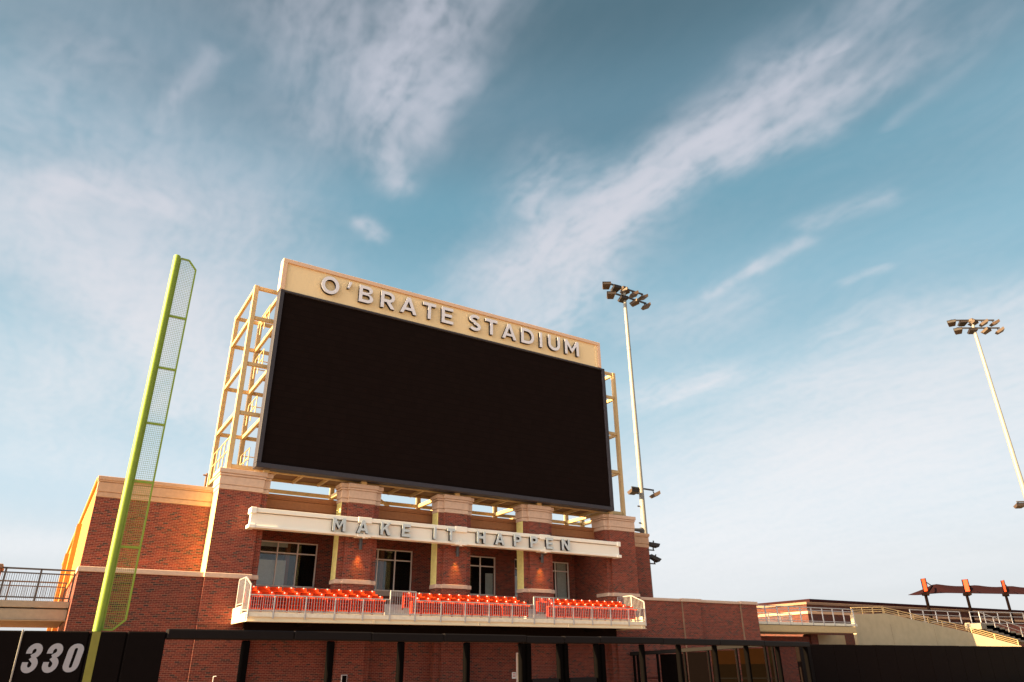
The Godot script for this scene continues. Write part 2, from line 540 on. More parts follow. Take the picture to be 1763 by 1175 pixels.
func glyph(ch: String, w: float, h: float, s: float, z0: float, z1: float, t: Transform3D) -> Shape:
	var g := Shape.new()
	var P := func(a: Array) -> PackedVector2Array:
		var p := PackedVector2Array()
		for i in range(0, a.size(), 2):
			p.append(Vector2(a[i], a[i + 1]))
		return p
	match ch:
		"O":
			g.strip(arc(Vector2(w / 2, h / 2), w / 2, h / 2, 0, 352.5, 47), arc(Vector2(w / 2, h / 2), w / 2 - s, h / 2 - s, 0, 352.5, 47), z0, z1, true, t)
		"'":
			g.prism(P.call([0.0, 0.0, 0.42 * w, 0.0, w, h, 0.36 * w, h]), z0, z1, t)
		"I":
			g.prism(P.call([0, 0, w, 0, w, h, 0, h]), z0, z1, t)
		"T":
			var c := w / 2
			g.prism(P.call([c - s / 2, 0, c + s / 2, 0, c + s / 2, h - s, w, h - s, w, h, 0, h, 0, h - s, c - s / 2, h - s]), z0, z1, t)
		"E":
			g.prism(P.call([0, 0, w, 0, w, s * 0.95, s, s * 0.95, s, h / 2 - s * 0.45, w * 0.88, h / 2 - s * 0.45, w * 0.88, h / 2 + s * 0.45, s, h / 2 + s * 0.45, s, h - s * 0.95, w * 0.98, h - s * 0.95, w * 0.98, h, 0, h]), z0, z1, t)
		"H":
			g.prism(P.call([0, 0, s, 0, s, h / 2 - s / 2, w - s, h / 2 - s / 2, w - s, 0, w, 0, w, h, w - s, h, w - s, h / 2 + s / 2, s, h / 2 + s / 2, s, h, 0, h]), z0, z1, t)
		"N":
			g.prism(P.call([0, 0, s, 0, s, h * 0.64, w - s, 0, w, 0, w, h, w - s, h, w - s, h * 0.36, s, h, 0, h]), z0, z1, t)
		"M":
			g.prism(P.call([0, 0, s, 0, s, h * 0.66, w / 2, h * 0.16, w - s, h * 0.66, w - s, 0, w, 0, w, h, w - s * 1.05, h, w / 2, h * 0.42, s * 1.05, h, 0, h]), z0, z1, t)
		"K":
			g.prism(P.call([0, 0, s, 0, s, h, 0, h]), z0, z1, t)
			g.prism(P.call([s, h * 0.30, w * 0.42, h * 0.50, w - s * 1.25, 0, w, 0, w * 0.60, h * 0.60, w * 0.98, h, w - s * 1.35, h, s, h * 0.53]), z0, z1, t)
		"A":
			var c := w / 2
			var hi := h - s * 1.25
			g.prism(P.call([0, 0, s * 1.08, 0, c, hi, c, h, c - s * 0.5, h]), z0, z1, t)
			g.prism(P.call([w, 0, w - s * 1.08, 0, c, hi, c, h, c + s * 0.5, h]), z0, z1, t)
			var xa := func(y: float) -> float: return s * 1.08 + (c - s * 1.08) * y / hi
			var y0 := h * 0.2
			var y1 := h * 0.2 + s * 0.82
			g.prism(P.call([xa.call(y0), y0, w - xa.call(y0), y0, w - xa.call(y1), y1, xa.call(y1), y1]), z0, z1, t)
		"B":
			g.prism(P.call([0, 0, s, 0, s, h, 0, h]), z0, z1, t)
			bowl(g, s, w * 0.55, w * 0.94, h * 0.53, h, s, s * 0.45, s * 0.92, z0, z1, t)
			bowl(g, s, w * 0.58, w, 0, h * 0.53, s, s * 0.92, s * 0.45, z0, z1, t)
		"P":
			g.prism(P.call([0, 0, s, 0, s, h, 0, h]), z0, z1, t)
			bowl(g, s, w * 0.52, w, h * 0.36, h, s, s * 0.92, s * 0.92, z0, z1, t)
		"R":
			g.prism(P.call([0, 0, s, 0, s, h, 0, h]), z0, z1, t)
			bowl(g, s, w * 0.52, w * 0.98, h * 0.36, h, s, s * 0.92, s * 0.92, z0, z1, t)
			g.prism(P.call([w * 0.40, h * 0.358, w - s * 1.2, 0, w, 0, w * 0.40 + s * 1.3, h * 0.358]), z0, z1, t)
		"D":
			g.prism(P.call([0, 0, s, 0, s, h, 0, h]), z0, z1, t)
			bowl(g, s, w * 0.46, w, 0, h, s, s * 0.95, s * 0.95, z0, z1, t)
		"U":
			var r := w / 2
			var o := PackedVector2Array([Vector2(0, h)])
			o.append_array(arc(Vector2(r, r * 0.95), r, r * 0.95, 180, 360, 18))
			o.append(Vector2(w, h))
			var i_ := PackedVector2Array([Vector2(s, h)])
			i_.append_array(arc(Vector2(r, r * 0.95), r - s, r * 0.95 - s, 180, 360, 18))
			i_.append(Vector2(w - s, h))
			g.strip(o, i_, z0, z1, false, t)
		"S":
			var rx := (w - s) / 2
			var p := arc(Vector2(w / 2, h * 0.735), rx * 0.94, h * 0.265 - s / 2, 28, 262, 16)
			p.append_array(arc(Vector2(w / 2, h * 0.27), rx, h * 0.27 - s / 2, 82, -152, 18))
			var l := along(p, s)
			g.strip(l[0], l[1], z0, z1, false, t)
		"0":
			g.strip(arc_box(w, h, 0.0, 0.46), arc_box(w, h, s, 0.40), z0, z1, true, t)
		"3":
			var rx := (w - s) / 2
			var sv := s * 0.78
			var p := PackedVector2Array([Vector2(s * 0.52, h * 0.655)])
			p.append_array(arc(Vector2(w / 2, h * 0.745), rx * 0.98, h * 0.255 - sv / 2, 180, -70, 16))
			p.append(Vector2(w * 0.46, h * 0.525))
			var l := along(p, s * 0.9)
			g.strip(l[0], l[1], z0, z1, false, t)
			var q := PackedVector2Array([Vector2(w * 0.46, h * 0.5249)])
			q.append_array(arc(Vector2(w / 2, h * 0.27), rx, h * 0.27 - sv / 2, 62, -180, 18))
			q.append(Vector2(s * 0.5, h * 0.36))
			var l2 := along(q, s * 0.9)
			g.strip(l2[0], l2[1], z0 - 0.001, z1 - 0.001, false, t)
	return g


func arc_box(w: float, h: float, inset: float, r: float) -> PackedVector2Array:
	var p := PackedVector2Array()
	var rr := minf(r * w, (w - 2 * inset) / 2 * 0.98)
	var rv := rr * 1.1
	for k in [[w - inset - rr, h - inset * 0.72 - rv, 0], [inset + rr, h - inset * 0.72 - rv, 90], [inset + rr, inset * 0.72 + rv, 180], [w - inset - rr, inset * 0.72 + rv, 270]]:
		p.append_array(arc(Vector2(k[0], k[1]), rr, rv, k[2], k[2] + 90, 8))
	return p


# ------------------------------------------------------------------ the scene
func _ready() -> void:
	# camera
	var pitch := deg_to_rad(24.489)
	var roll := deg_to_rad(-0.68462)
	var yaw := deg_to_rad(32.5575)
	var right := V(cos(yaw), 0, sin(yaw))
	var level := V(sin(yaw), 0, -cos(yaw))
	var fwd := level * cos(pitch) + Vector3.UP * sin(pitch)
	var upv := -level * sin(pitch) + Vector3.UP * cos(pitch)
	var cam := Camera3D.new()
	cam.name = "camera"
	cam.fov = 51.41
	cam.near = 0.1
	cam.far = 3000.0
	cam.transform = Transform3D(Basis(right * cos(roll) + upv * sin(roll), upv * cos(roll) - right * sin(roll), -fwd), V(0, 1.6, 0))
	add_child(cam)
	cam.current = true
	# sky and exposure
	var env := Environment.new()
	env.background_mode = Environment.BG_SKY
	env.sky = make_sky()
	env.ambient_light_source = Environment.AMBIENT_SOURCE_SKY
	env.tonemap_mode = Environment.TONE_MAPPER_LINEAR
	env.tonemap_exposure = EXPOSURE
	env.sdfgi_enabled = true
	env.ssao_enabled = true
	env.ssil_enabled = true
	var we := WorldEnvironment.new()
	we.name = "world_environment"
	we.environment = env
	add_child(we)
	# low sun from the left, along the facade
	var sun := DirectionalLight3D.new()
	sun.name = "sun"
	sun.light_energy = 1.6
	sun.light_color = Color(1.0, 0.86, 0.62)
	sun.light_angular_distance = 0.5
	sun.shadow_enabled = true
	add_child(sun)
	sun.look_at_from_position(SUN_DIR * 50.0, Vector3.ZERO)

	make_materials()
	ground()
	building()
	wing()
	footbridge_left()
	right_side()
	tower()
	video_board()
	slogan_beam()
	balcony()
	seats()
	light_pole("floodlight_pole", "tall steel floodlight pole rising behind the right end of the brick scoreboard building", V(38.85, -0.3, -42), 31.5, 1.0, 0.0)
	light_pole("floodlight_pole", "tall steel floodlight pole at the right edge, beyond the shade canopy", V(72.6, -0.3, -28.9), 31.3, 1.0, 0.55)
	wall_floodlights()
	foul_pole()
	outfield_wall()
	bullpen_fence()
	outfield_wall_right()
	side_fence()
	sconces()
	small_things()


func structure(o: Node) -> void:
	o.set_meta("kind", "structure")


func ground() -> void:
	structure(put("ground", Shape.new().box(V(-900, -0.5, -900), V(900, -0.3, 900)).mesh(), "ground", self))
	structure(put("warning_track", Shape.new().box(V(-60, -0.4, -21.0), V(38, -0.294, -15)).mesh(), "track", self))
	structure(put("bullpen_ground", Shape.new().box(V(3.2, -0.4, -33.3), V(60, -0.296, -21.9)).mesh(), "bullpen_floor", self))


func layers(called: String, parent: Node3D, x0: float, x1: float, zf: float, zb: float, prof: Array, xl := 0.0, xr := 0.0, mat := "stone") -> void:
	# stacked courses of a cornice or cap: [y0, y1, how far it stands proud]; xl, xr: how far it also stands out at its ends
	for a in prof:
		part(called, bx(x0 - a[2] * xl, x1 + a[2] * xr, a[0], a[1], zb, zf + a[2], 0.012), mat, parent)


const CAP := [[8.85, 9.04, 0.035], [9.04, 9.062, 0.0], [9.062, 9.44, 0.05], [9.44, 9.462, 0.01], [9.462, 9.55, 0.085], [9.55, 9.572, 0.04], [9.572, 9.77, 0.125]]
const CORNICE := [[8.23, 8.43, 0.035], [8.43, 8.452, 0.0], [8.452, 8.85, 0.05], [8.85, 8.872, 0.01], [8.872, 8.94, 0.075], [8.94, 9.1, 0.11]]


func building() -> void:
	var b := thing("scoreboard_building", "red brick building with tan stone cornice and five piers carrying the video board", "building")
	# left block
	part("wall", bx(1.2, 8.0, 5.0, 8.23, WALL - 0.3, WALL), "brick", b)
	part("wall", bx(1.165, 5.82, 0, 5.09, WALL - 0.3, LOWER), "brick_lower_shaded", b)
	part("wall", bx(1.2, 1.5, 0, 5.24, -67.4, WALL - 0.3), "brick", b)
	part("wall", bx(1.2, 1.5, 5.41, 8.9, -67.4, WALL - 0.3), "side_sunlit", b)
	part("stone_band", bx(1.12, 1.5, 5.24, 5.41, -67.4, WALL - 0.3, 0.02), "side_sunlit", b)
	part("coping", bx(1.08, 1.62, 8.94, 9.1, -67.4, WALL - 0.305, 0.02), "side_sunlit", b)
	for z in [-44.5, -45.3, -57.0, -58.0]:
		part("pilaster", bx(0.98, 1.195, 0, 8.6, z - 0.35, z), "side_sunlit", b)
	layers("cornice", b, 1.2, 5.8, WALL, WALL - 0.3, CORNICE, 0.8, 0.0, "cornice_stone")
	part("stone_band", bx(1.10, 5.815, 5.09, 5.285, WALL - 0.1, LOWER + 0.06, 0.015), "stone", b)
	# fascia over the loggia and to the right of the last pier
	layers("cornice", b, 5.8, 30.1, WALL, WALL - 0.3, CORNICE, 0.0, 0.0, "shaded_stucco")
	part("fascia", bx(8.0, 28.0, 7.9, 8.23, WALL - 0.3, WALL), "brick", b)
	layers("cornice", b, 30.1, 32.3, WALL, WALL - 0.3, CORNICE, 0.0, 0.8, "cornice_stone")
	part("wall", bx(27.9, 32.3, 4.9, 8.23, WALL - 0.3, WALL), "brick", b)
	part("wall", bx(32.0, 32.3, 0, 8.9, -67.4, WALL - 0.3), "brick", b)
	part("wall", bx(1.5, 32.0, 0, 8.9, -67.4, -67.1), "brick", b)
	part("roof", bx(1.5, 32.0, 8.45, 8.6, -67.1, WALL - 0.3), "roof", b)
	part("soffit", bx(8.0, 28.0, 7.82, 7.9, RECESS - 0.3, WALL - 0.3), "shaded_stucco", b)
	part("foundation", bx(1.25, 32.2, -0.3, 0, -67.3, LOWER - 0.05), "concrete", b)
	# window wall
	var w0 := 7.6
	part("wall", bx(7.4, 28.6, 7.28, 8.4, RECESS - 0.3, RECESS), "brick", b)
	part("wall", bx(7.4, 28.6, 3.2, 4.9, RECESS - 0.3, RECESS), "brick", b)
	part("sill", bx(7.4, 28.2, 4.9, 5.15, RECESS - 0.3, RECESS + 0.07, 0.015), "stone", b)
	for k in 5:
		var a := 7.4 if k == 0 else w0 + 5.3 * (k - 1) + 4.0
		var c := w0 + 5.3 * k if k < 4 else 28.6
		part("wall", bx(a, c, 5.15, 7.28, RECESS - 0.3, RECESS), "brick", b)
		if k > 0:
			part("control_joint", bx(a + 0.20, a + 0.215, 7.30, 7.81, RECESS, RECESS + 0.004), "stone_dark", b)
	for k in 4:
		window(b, w0 + 5.3 * k)
	part("wall", bx(7.7, 8.0, 3.2, 7.9, RECESS - 0.3, WALL - 0.3), "brick", b)
	part("wall", bx(27.9, 28.2, 3.2, 7.9, RECESS - 0.3, WALL - 0.3), "brick", b)
	# the room behind the windows
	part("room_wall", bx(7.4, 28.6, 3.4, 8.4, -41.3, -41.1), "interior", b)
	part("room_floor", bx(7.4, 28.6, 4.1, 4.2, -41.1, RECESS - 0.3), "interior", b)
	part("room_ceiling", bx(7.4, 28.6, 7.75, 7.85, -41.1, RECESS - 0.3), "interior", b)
	for x in [10.35, 14.95, 15.55, 20.9, 26.2]:
		part("room_post", bx(x, x + 0.22, 4.2, 7.75, -38.3, -38.1), "interior_post", b)
	# loggia floor and lower wall
	part("loggia_floor", bx(8.0, 27.9, 3.9, 4.2, RECESS, -32.95), "step", b)
	part("wall", bx(8.0, 27.9, 0, 3.3, -34.3, -34.0), "brick_lower_shaded", b)
	# piers
	pier(b, 5.82, 7.70, 5.82, 8.0, WALL + 0.005, 1)
	pier(b, 11.86, 13.20, 11.55, 13.50, -34.3, 0)
	pier(b, 17.10, 18.44, 16.79, 18.74, -34.3, 0)
	pier(b, 22.37, 23.71, 22.06, 24.01, -34.3, 0)
	pier(b, 28.20, 30.10, 27.90, 30.10, WALL + 0.005, 2)


func pier(b: Node3D, c0: float, c1: float, s0: float, s1: float, zb: float, kind: int) -> void:
	var p := Node3D.new()
	p.name = "pier"
	b.add_child(p, true)
	var zs := PIER - 0.15
	var mat := "brick"
	for y in [[3.25, 5.08], [5.28, 8.85]]:
		part("shaft", bx(c0, c1, y[0], y[1], zs - 0.05, PIER), mat, p)
		if s0 < c0:
			part("shaft", bx(s0, c0, y[0], y[1], zb, zs), mat, p)
			part("shaft", bx(c0, s1 if s1 > c1 else c1, y[0], y[1], zb, zs - 0.003), mat, p)
			if s1 > c1:
				part("shaft", bx(c1, s1, y[0], y[1], zs - 0.04, zs), mat, p)
		else:
			part("shaft", bx(c0, c1, y[0], y[1], zb, zs - 0.05), mat, p)
			part("shaft", bx(c1, s1, y[0], y[1], zb, zs), mat, p)
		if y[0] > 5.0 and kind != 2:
			# added pale strip: sunlight on the brick's left return, put into the colour
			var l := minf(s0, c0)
			part("sunlit_strip", bx(l - 0.012, l, y[0], y[1], zb, (PIER if s0 >= c0 else zs) - 0.004), "pier_sunlit", p)
	for y in [[0.0, 3.25]]:
		part("shaft", bx(c0, c1, y[0], y[1], zb if kind else -34.0, PIER - 0.002), "brick_lower_shaded", p)
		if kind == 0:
			part("shaft", bx(s0, s1, y[0], y[1], -34.0, zs), "brick_lower_shaded", p)
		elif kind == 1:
			part("shaft", bx(c1, s1, y[0], y[1], zb, zs), "brick_lower_shaded", p)
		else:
			part("shaft", bx(s0, c0, y[0], y[1], zb, zs), "brick_lower_shaded", p)
	# stone band and cap, stepped like the shaft
	part("stone_band", bx(c0 - 0.05, c1 + 0.05, 5.08, 5.28, zs - 0.05, PIER + 0.06, 0.02), "stone", p)
	part("stone_band", bx(s0 - 0.06, s1 + 0.06, 5.083, 5.277, zb, zs + 0.05, 0.02), "stone", p)
	layers("cap", p, c0, c1, PIER, zs - 0.05, CAP, 1.0, 1.0)
	var e := 0.003
	for a in CAP:
		part("cap", bx(s0 - a[2] - e, s1 + a[2] + (e if kind != 2 else -e), a[0] + e, a[1] - e, zb - (a[2] if kind == 0 else 0.1), zs + a[2], 0.012), "stone", p)


func window(b: Node3D, x0: float) -> void:
	var w := Node3D.new()
	w.name = "window"
	b.add_child(w, true)
	var z := RECESS - 0.10
	var y0 := 5.15
	var y1 := 7.28
	for i in 5:
		part("mullion", bx(x0 + i - (0.0 if i == 0 else (0.06 if i == 4 else 0.03)), x0 + i + (0.06 if i == 0 else (0.0 if i == 4 else 0.03)), y0, y1, z - 0.06, z + 0.03, 0.006), "frame", w)
	for y in [[y0, y0 + 0.06], [6.71, 6.77], [y1 - 0.06, y1]]:
		part("transom", bx(x0 + 0.06, x0 + 3.94, y[0], y[1], z - 0.055, z + 0.025, 0.006), "frame", w)
	for i in 4:
		for y in [[y0 + 0.06, 6.71], [6.77, y1 - 0.06]]:
			part("pane", bx(x0 + i + 0.03, x0 + i + 0.97, y[0], y[1], z - 0.012, z - 0.004), "glass", w)
	# roller blinds half drawn
	var zb := RECESS - 0.36
	var pull := {7.6: [[0.0, 2.55, 5.15, 6.42], [0.0, 2.55, 7.05, 7.28]], 12.9: [[0.0, 1.1, 5.15, 6.5]], 18.2: [[3.5, 4.0, 5.15, 6.4]], 23.5: [[0.0, 0.9, 5.15, 6.35], [3.3, 4.0, 5.15, 7.28]]}
	for k in pull:
		if absf(k - x0) < 0.1:
			for r in pull[k]:
				part("blind", bx(x0 + r[0], x0 + r[1], r[2], r[3], zb - 0.01, zb), "blind", w)


func wing() -> void:
	var b := thing("brick_wing", "lower red brick wall with stone coping and two shallow pilasters, right of the scoreboard building", "wall")
	part("wall", bx(30.1, 40.3, 0, 4.96, LOWER - 0.4, LOWER), "brick", b)
	part("wall", bx(39.9, 40.297, 0, 4.96, -52, LOWER - 0.4), "brick", b)
	part("coping", bx(30.17, 33.5, 4.96, 5.127, WALL - 0.1, LOWER + 0.07, 0.02), "stone", b)
	part("coping", bx(33.5, 35.2, 4.96, 5.15, LOWER - 0.45, LOWER + 0.2, 0.02), "stone", b)
	part("coping", bx(35.2, 38.74, 4.96, 5.127, LOWER - 0.45, LOWER + 0.07, 0.02), "stone", b)
	part("coping", bx(38.74, 40.37, 4.96, 5.15, LOWER - 0.45, LOWER + 0.2, 0.02), "stone", b)
	part("coping", bx(39.86, 40.35, 4.965, 5.122, -52, LOWER - 0.45, 0.02), "stone", b)
	part("foundation", bx(32.21, 40.2, -0.3, 0, LOWER - 0.38, LOWER - 0.03), "concrete", b)
	for x in [33.6, 38.83]:
		part("pilaster", bx(x, x + 1.46, 0, 4.96, LOWER, LOWER + 0.13), "brick", b)
		part("control_joint", bx(x - 0.016, x - 0.002, 0, 4.96, LOWER, LOWER + 0.12), "stone_dark", b)


# rail with posts and balusters from a to b (feet), parts of the parent
func railing(parent: Node3D, a: Vector3, b: Vector3, h: float, mat: String, bays: int, bal: int, mids: Array, r := 0.025, foot := 0.0, low := 0.09) -> void:
	var g := Node3D.new()
	g.name = "railing"
	parent.add_child(g, true)
	for i in bays + 1:
		var p := a.lerp(b, float(i) / bays)
		part("post", Shape.new().bar(p - V(0, foot, 0), p + V(0, h, 0), r * 2.2, r * 2.2, 0.004), mat, g)
	part("top_rail", Shape.new().bar(a + V(0, h, 0), b + V(0, h, 0), r * 2.2, r * 2, 0.006), mat, g)
	for m in mids:
		part("rail", Shape.new().bar(a + V(0, m, 0), b + V(0, m, 0), r * 1.5, r * 1.5, 0.004), mat, g)
	if bal > 0:
		part("rail", Shape.new().bar(a + V(0, low, 0), b + V(0, low, 0), r * 1.6, r * 1.6, 0.004), mat, g)
		var top := h if mids.is_empty() else float(mids[0])
		var d := (b - a) / bays
		var one := Shape.new().bar(V(0, low, 0), V(0, top, 0), 0.016, 0.016).mesh()
		for i in bays:
			for k in range(1, bal + 1):
				put("baluster", one, mat, g, a + d * (i + float(k) / (bal + 1)))


func footbridge_left() -> void:
	var b := thing("footbridge", "cream steel footbridge with a dark railing, left of the scoreboard building", "footbridge")
	part("beam", bx(-9, 1.15, 3.35, 3.76, -35.2, -34.95, 0.02), "dull_steel", b)
	part("beam", bx(-9, 1.15, 3.33, 3.35, -35.28, -34.88), "dull_steel", b)
	part("deck", bx(-9, 1.15, 3.8, 4.05, -43.4, -34.9, 0.015), "dull_steel", b)
	part("soffit", bx(-9, 1.15, 3.42, 3.78, -43.2, -35.21), "deck_steel", b)
	railing(b, V(-3.6, 4.05, -34.94), V(1.1, 4.05, -34.94), 1.18, "dark_rail", 4, 14, [1.02], 0.032, 0.25, 0.12)
	railing(b, V(-3.6, 4.05, -43.3), V(1.1, 4.05, -43.3), 1.45, "dark_rail", 4, 14, [1.25], 0.032, 0.25, 0.12)
	var p := thing("brick_post", "brick gatepost with stone cap at the left end of the footbridge railing", "post", V(-2.3, 4.05, -35.6))
	part("shaft", bx(-3.0, -1.44, 4.05, 5.2, -36.4, -34.85), "brick", p)
	part("cap", bx(-3.06, -1.38, 5.2, 5.36, -36.46, -34.79, 0.02), "stone_dark", p)


func right_side() -> void:
	var b := thing("footbridge", "cream steel footbridge joining the low brick wall to the concrete ramp", "footbridge")
	part("beam", bx(40.32, 52.6, 3.42, 3.84, -35.1, -34.75, 0.02), "steel", b)
	part("beam", bx(40.32, 52.6, 3.40, 3.42, -35.18, -34.68), "steel", b)
	part("deck", bx(40.32, 52.8, 3.87, 4.05, -40.4, -34.72, 0.015), "slab", b)
	part("soffit", bx(40.32, 52.6, 3.5, 3.86, -40.2, -35.11), "deck_steel", b)
	railing(b, V(41.35, 4.05, -34.72), V(52.55, 4.05, -34.72), 1.02, "galvanised", 9, 0, [0.84, 0.1], 0.03, 0.18)
	railing(b, V(41.35, 4.05, -40.3), V(52.55, 4.05, -40.3), 1.02, "galvanised", 8, 10, [0.84], 0.03, 0.18)
	var l := thing("low_brick_wall", "low brick wall in shade under the right footbridge", "wall")
	part("wall", bx(41.6, 49.2, -0.3, 3.2, -36.9, -36.5), "brick", l)
	part("pier", bx(49.2, 50.0, -0.3, 3.38, -36.9, -36.3), "brick_lower_shaded", l)
	# concrete ramp
	var c := thing("concrete_ramp", "tan concrete ramp wall sloping down to the right, with pipe handrails on top", "ramp")
	var o := PackedVector2Array([Vector2(54.4, -0.3), Vector2(71.6, -0.3), Vector2(71.6, 3.66), Vector2(66.0, 4.27), Vector2(58.9, 5.02), Vector2(54.4, 4.82)])
	part("wall", Shape.new().prism(o, -36.25, -36.0), "concrete", c)
	var t := Transform3D(Basis(Vector3.UP, -deg_to_rad(28)), V(71.6, 0, -36.0))
	part("wall", Shape.new().prism(PackedVector2Array([Vector2(0, -0.3), Vector2(4.3, -0.3), Vector2(4.3, 2.55), Vector2(0, 3.66)]), -0.4, 0.0, t), "concrete", c)
	for x in [59.2, 65.5]:
		part("control_joint", bx(x, x + 0.02, 0, 4.2, -36.0, -35.996), "stone_dark", c)
	part("wall", bx(50.0, 54.6, -0.3, 3.36, -37.6, -37.2), "concrete", c)
	var e0 := t * V(0.05, 3.66, -0.2)
	var e1 := t * V(4.25, 2.56, -0.2)
	var pts := [V(54.6, 4.85, -36.2), V(58.9, 5.03, -36.2), V(71.6, 3.67, -36.2)]
	for s in [[pts[0], pts[1], 3], [pts[1], pts[2], 6], [e0, e1, 2]]:
		for h in [0.15, 0.3, 0.47]:
			part("handrail", Shape.new().tube(s[0] + V(0, h, 0), s[1] + V(0, h, 0), 0.035, 0.035, 8), "steel", c)
		for i in s[2] + 1:
			var p: Vector3 = (s[0] as Vector3).lerp(s[1], clampf(float(i) / s[2], 0.01, 0.99))
			part("post", Shape.new().tube(p, p + V(0, 0.47, 0), 0.035, 0.035, 8), "steel", c)
	# brick building beyond
	var f := thing("far_brick_building", "long low brick building with stone coping, far right beyond the footbridge", "building")
	part("wall", bx(67.9, 190, -0.3, 6.88, -62, -50), "brick_far_shaded", f)
	part("coping", bx(67.75, 190.1, 6.88, 7.13, -62.1, -49.85, 0.02), "stone_dark", f)  # darker stone too, painted for the shade on this building
	part("stone_band", bx(67.8, 190.05, 5.98, 6.24, -62.05, -49.92, 0.02), "cornice_stone", f)
	part("roof", bx(72, 188, 7.13, 7.75, -60, -52.5), "canopy", f)
	# stair and guard rails in front of it
	var s := thing("stair", "pale concrete stair beside brick planters, at the right edge behind the ramp", "stair")
	for i in 9:
		part("step", bx(82.0 + i * 1.05, 84.6 + i * 1.05, 4.70 - i * 0.17 - 0.4, 4.85 - i * 0.17, -41.8, -40.2, 0.01), "stair_concrete", s)
	part("wall", bx(72, 87.0, -0.3, 4.78, -42.4, -42.0), "brick", s)
	part("wall", bx(87.0, 110.0, -0.3, 4.95, -42.6, -42.0), "brick", s)
	part("wall", bx(83.5, 87.0, 4.78, 5.0, -42.5, -42.0), "stair_concrete", s)
	var g := thing("guard_rail", "grey pipe guard rail along the upper walk behind the concrete ramp", "railing")
	railing(g, V(72.0, 4.82, -41.5), V(81.0, 4.82, -41.5), 1.15, "galvanised", 4, 0, [0.75, 0.08], 0.035)
	railing(g, V(83.0, 4.85, -41.5), V(94.5, 5.0, -41.5), 1.2, "galvanised", 4, 0, [0.75, 0.08], 0.035)
	railing(g, V(82.0, 4.9, -40.1), V(92.5, 3.2, -40.1), 1.0, "galvanised", 4, 0, [0.5], 0.03)
	canopy()


func canopy() -> void:
	var c := thing("shade_canopy", "dark maroon fabric shade canopy on three leaning masts at the right edge", "canopy")
	var xs := [80.0, 88.4, 97.3, 106.5]
	for i in 4:
		var x: float = xs[i]
		var ty := 9.42 + i * 0.3
		part("mast", Shape.new().tube(V(x, -0.3, -44), V(x, ty, -44), 0.19, 0.14, 10), "mast", c)
		part("knuckle", Shape.new().box(V(x - 0.3, 7.7 + i * 0.27, -44.28), V(x + 0.3, 8.0 + i * 0.27, -43.72), 0.05), "mast", c)
		part("arm", Shape.new().tube(V(x + 0.2, 7.85 + i * 0.27, -44), V(x + 6.6, 9.2 + i * 0.22, -46.6), 0.1, 0.08, 8), "mast", c)
		part("cable", Shape.new().tube(V(x, ty - 0.05, -44), V(x + 4.5, 9.0 + i * 0.25, -45.5), 0.05, 0.05, 6), "mast", c)
		part("banner", Shape.new().box(V(-0.5, ty - 1.3, -0.04), V(0.0, ty - 0.05, 0.04), 0.01, Transform3D(Basis(Vector3.UP, deg_to_rad([62.0, 86.0, 40.0, 60.0][i])), V(x - 0.2, 0, -43.9))), "banner", c)
		part("banner_frame", Shape.new().box(V(-0.53, ty - 1.7, 0.05), V(0.03, ty, 0.12), 0.01, Transform3D(Basis(Vector3.UP, deg_to_rad([62.0, 86.0, 40.0, 60.0][i])), V(x - 0.2, 0, -43.9))), "banner_back", c)
	# tensioned fabric: low front edge, raised back edge, sagging between the arms
	var sh := Shape.new()
	var m := 40
	var k := 8
	var at := func(u: float, w: float) -> Vector3:
		var x := lerpf(82.3, 125.0, u)
		var i := fposmod((x - 80.0) / 8.8, 1.0)
		var front := 8.12 + (x - 82.0) * 0.028
		var back := 9.5 + (x - 87.0) * 0.03 - 0.18 * sin(i * PI)
		var lead := clampf((x - 82.3) / 5.5, 0.0, 1.0)
		var y := lerpf(front, lerpf(front, back, lead), w) - 0.10 * sin(w * PI)
		return V(x, y, lerpf(-44.2, -47.2, w))
	for a in m:
		for b_ in k:
			var p0: Vector3 = at.call(float(a) / m, float(b_) / k)
			var p1: Vector3 = at.call(float(a + 1) / m, float(b_) / k)
			var p2: Vector3 = at.call(float(a + 1) / m, float(b_ + 1) / k)
			var p3: Vector3 = at.call(float(a) / m, float(b_ + 1) / k)
			sh.quad(p0, p1, p2, p3, Vector3.UP)
			var d := V(0, -0.03, 0)
			sh.quad(p0 + d, p1 + d, p2 + d, p3 + d, Vector3.DOWN)
			if b_ == 0:
				sh.quad(p0, p1, p1 + d, p0 + d, Vector3.BACK)
			if b_ == k - 1:
				sh.quad(p3, p2, p2 + d, p3 + d, Vector3.FORWARD)
	part("fabric", sh, "canopy", c)


# ------------------------------------------------------------------ steel tower and video board
const COLS := [6.17, 7.45, 12.53, 17.77, 23.04, 28.55, 29.88]
const LEVELS := [10.05, 12.66, 15.19, 17.69, 19.39]


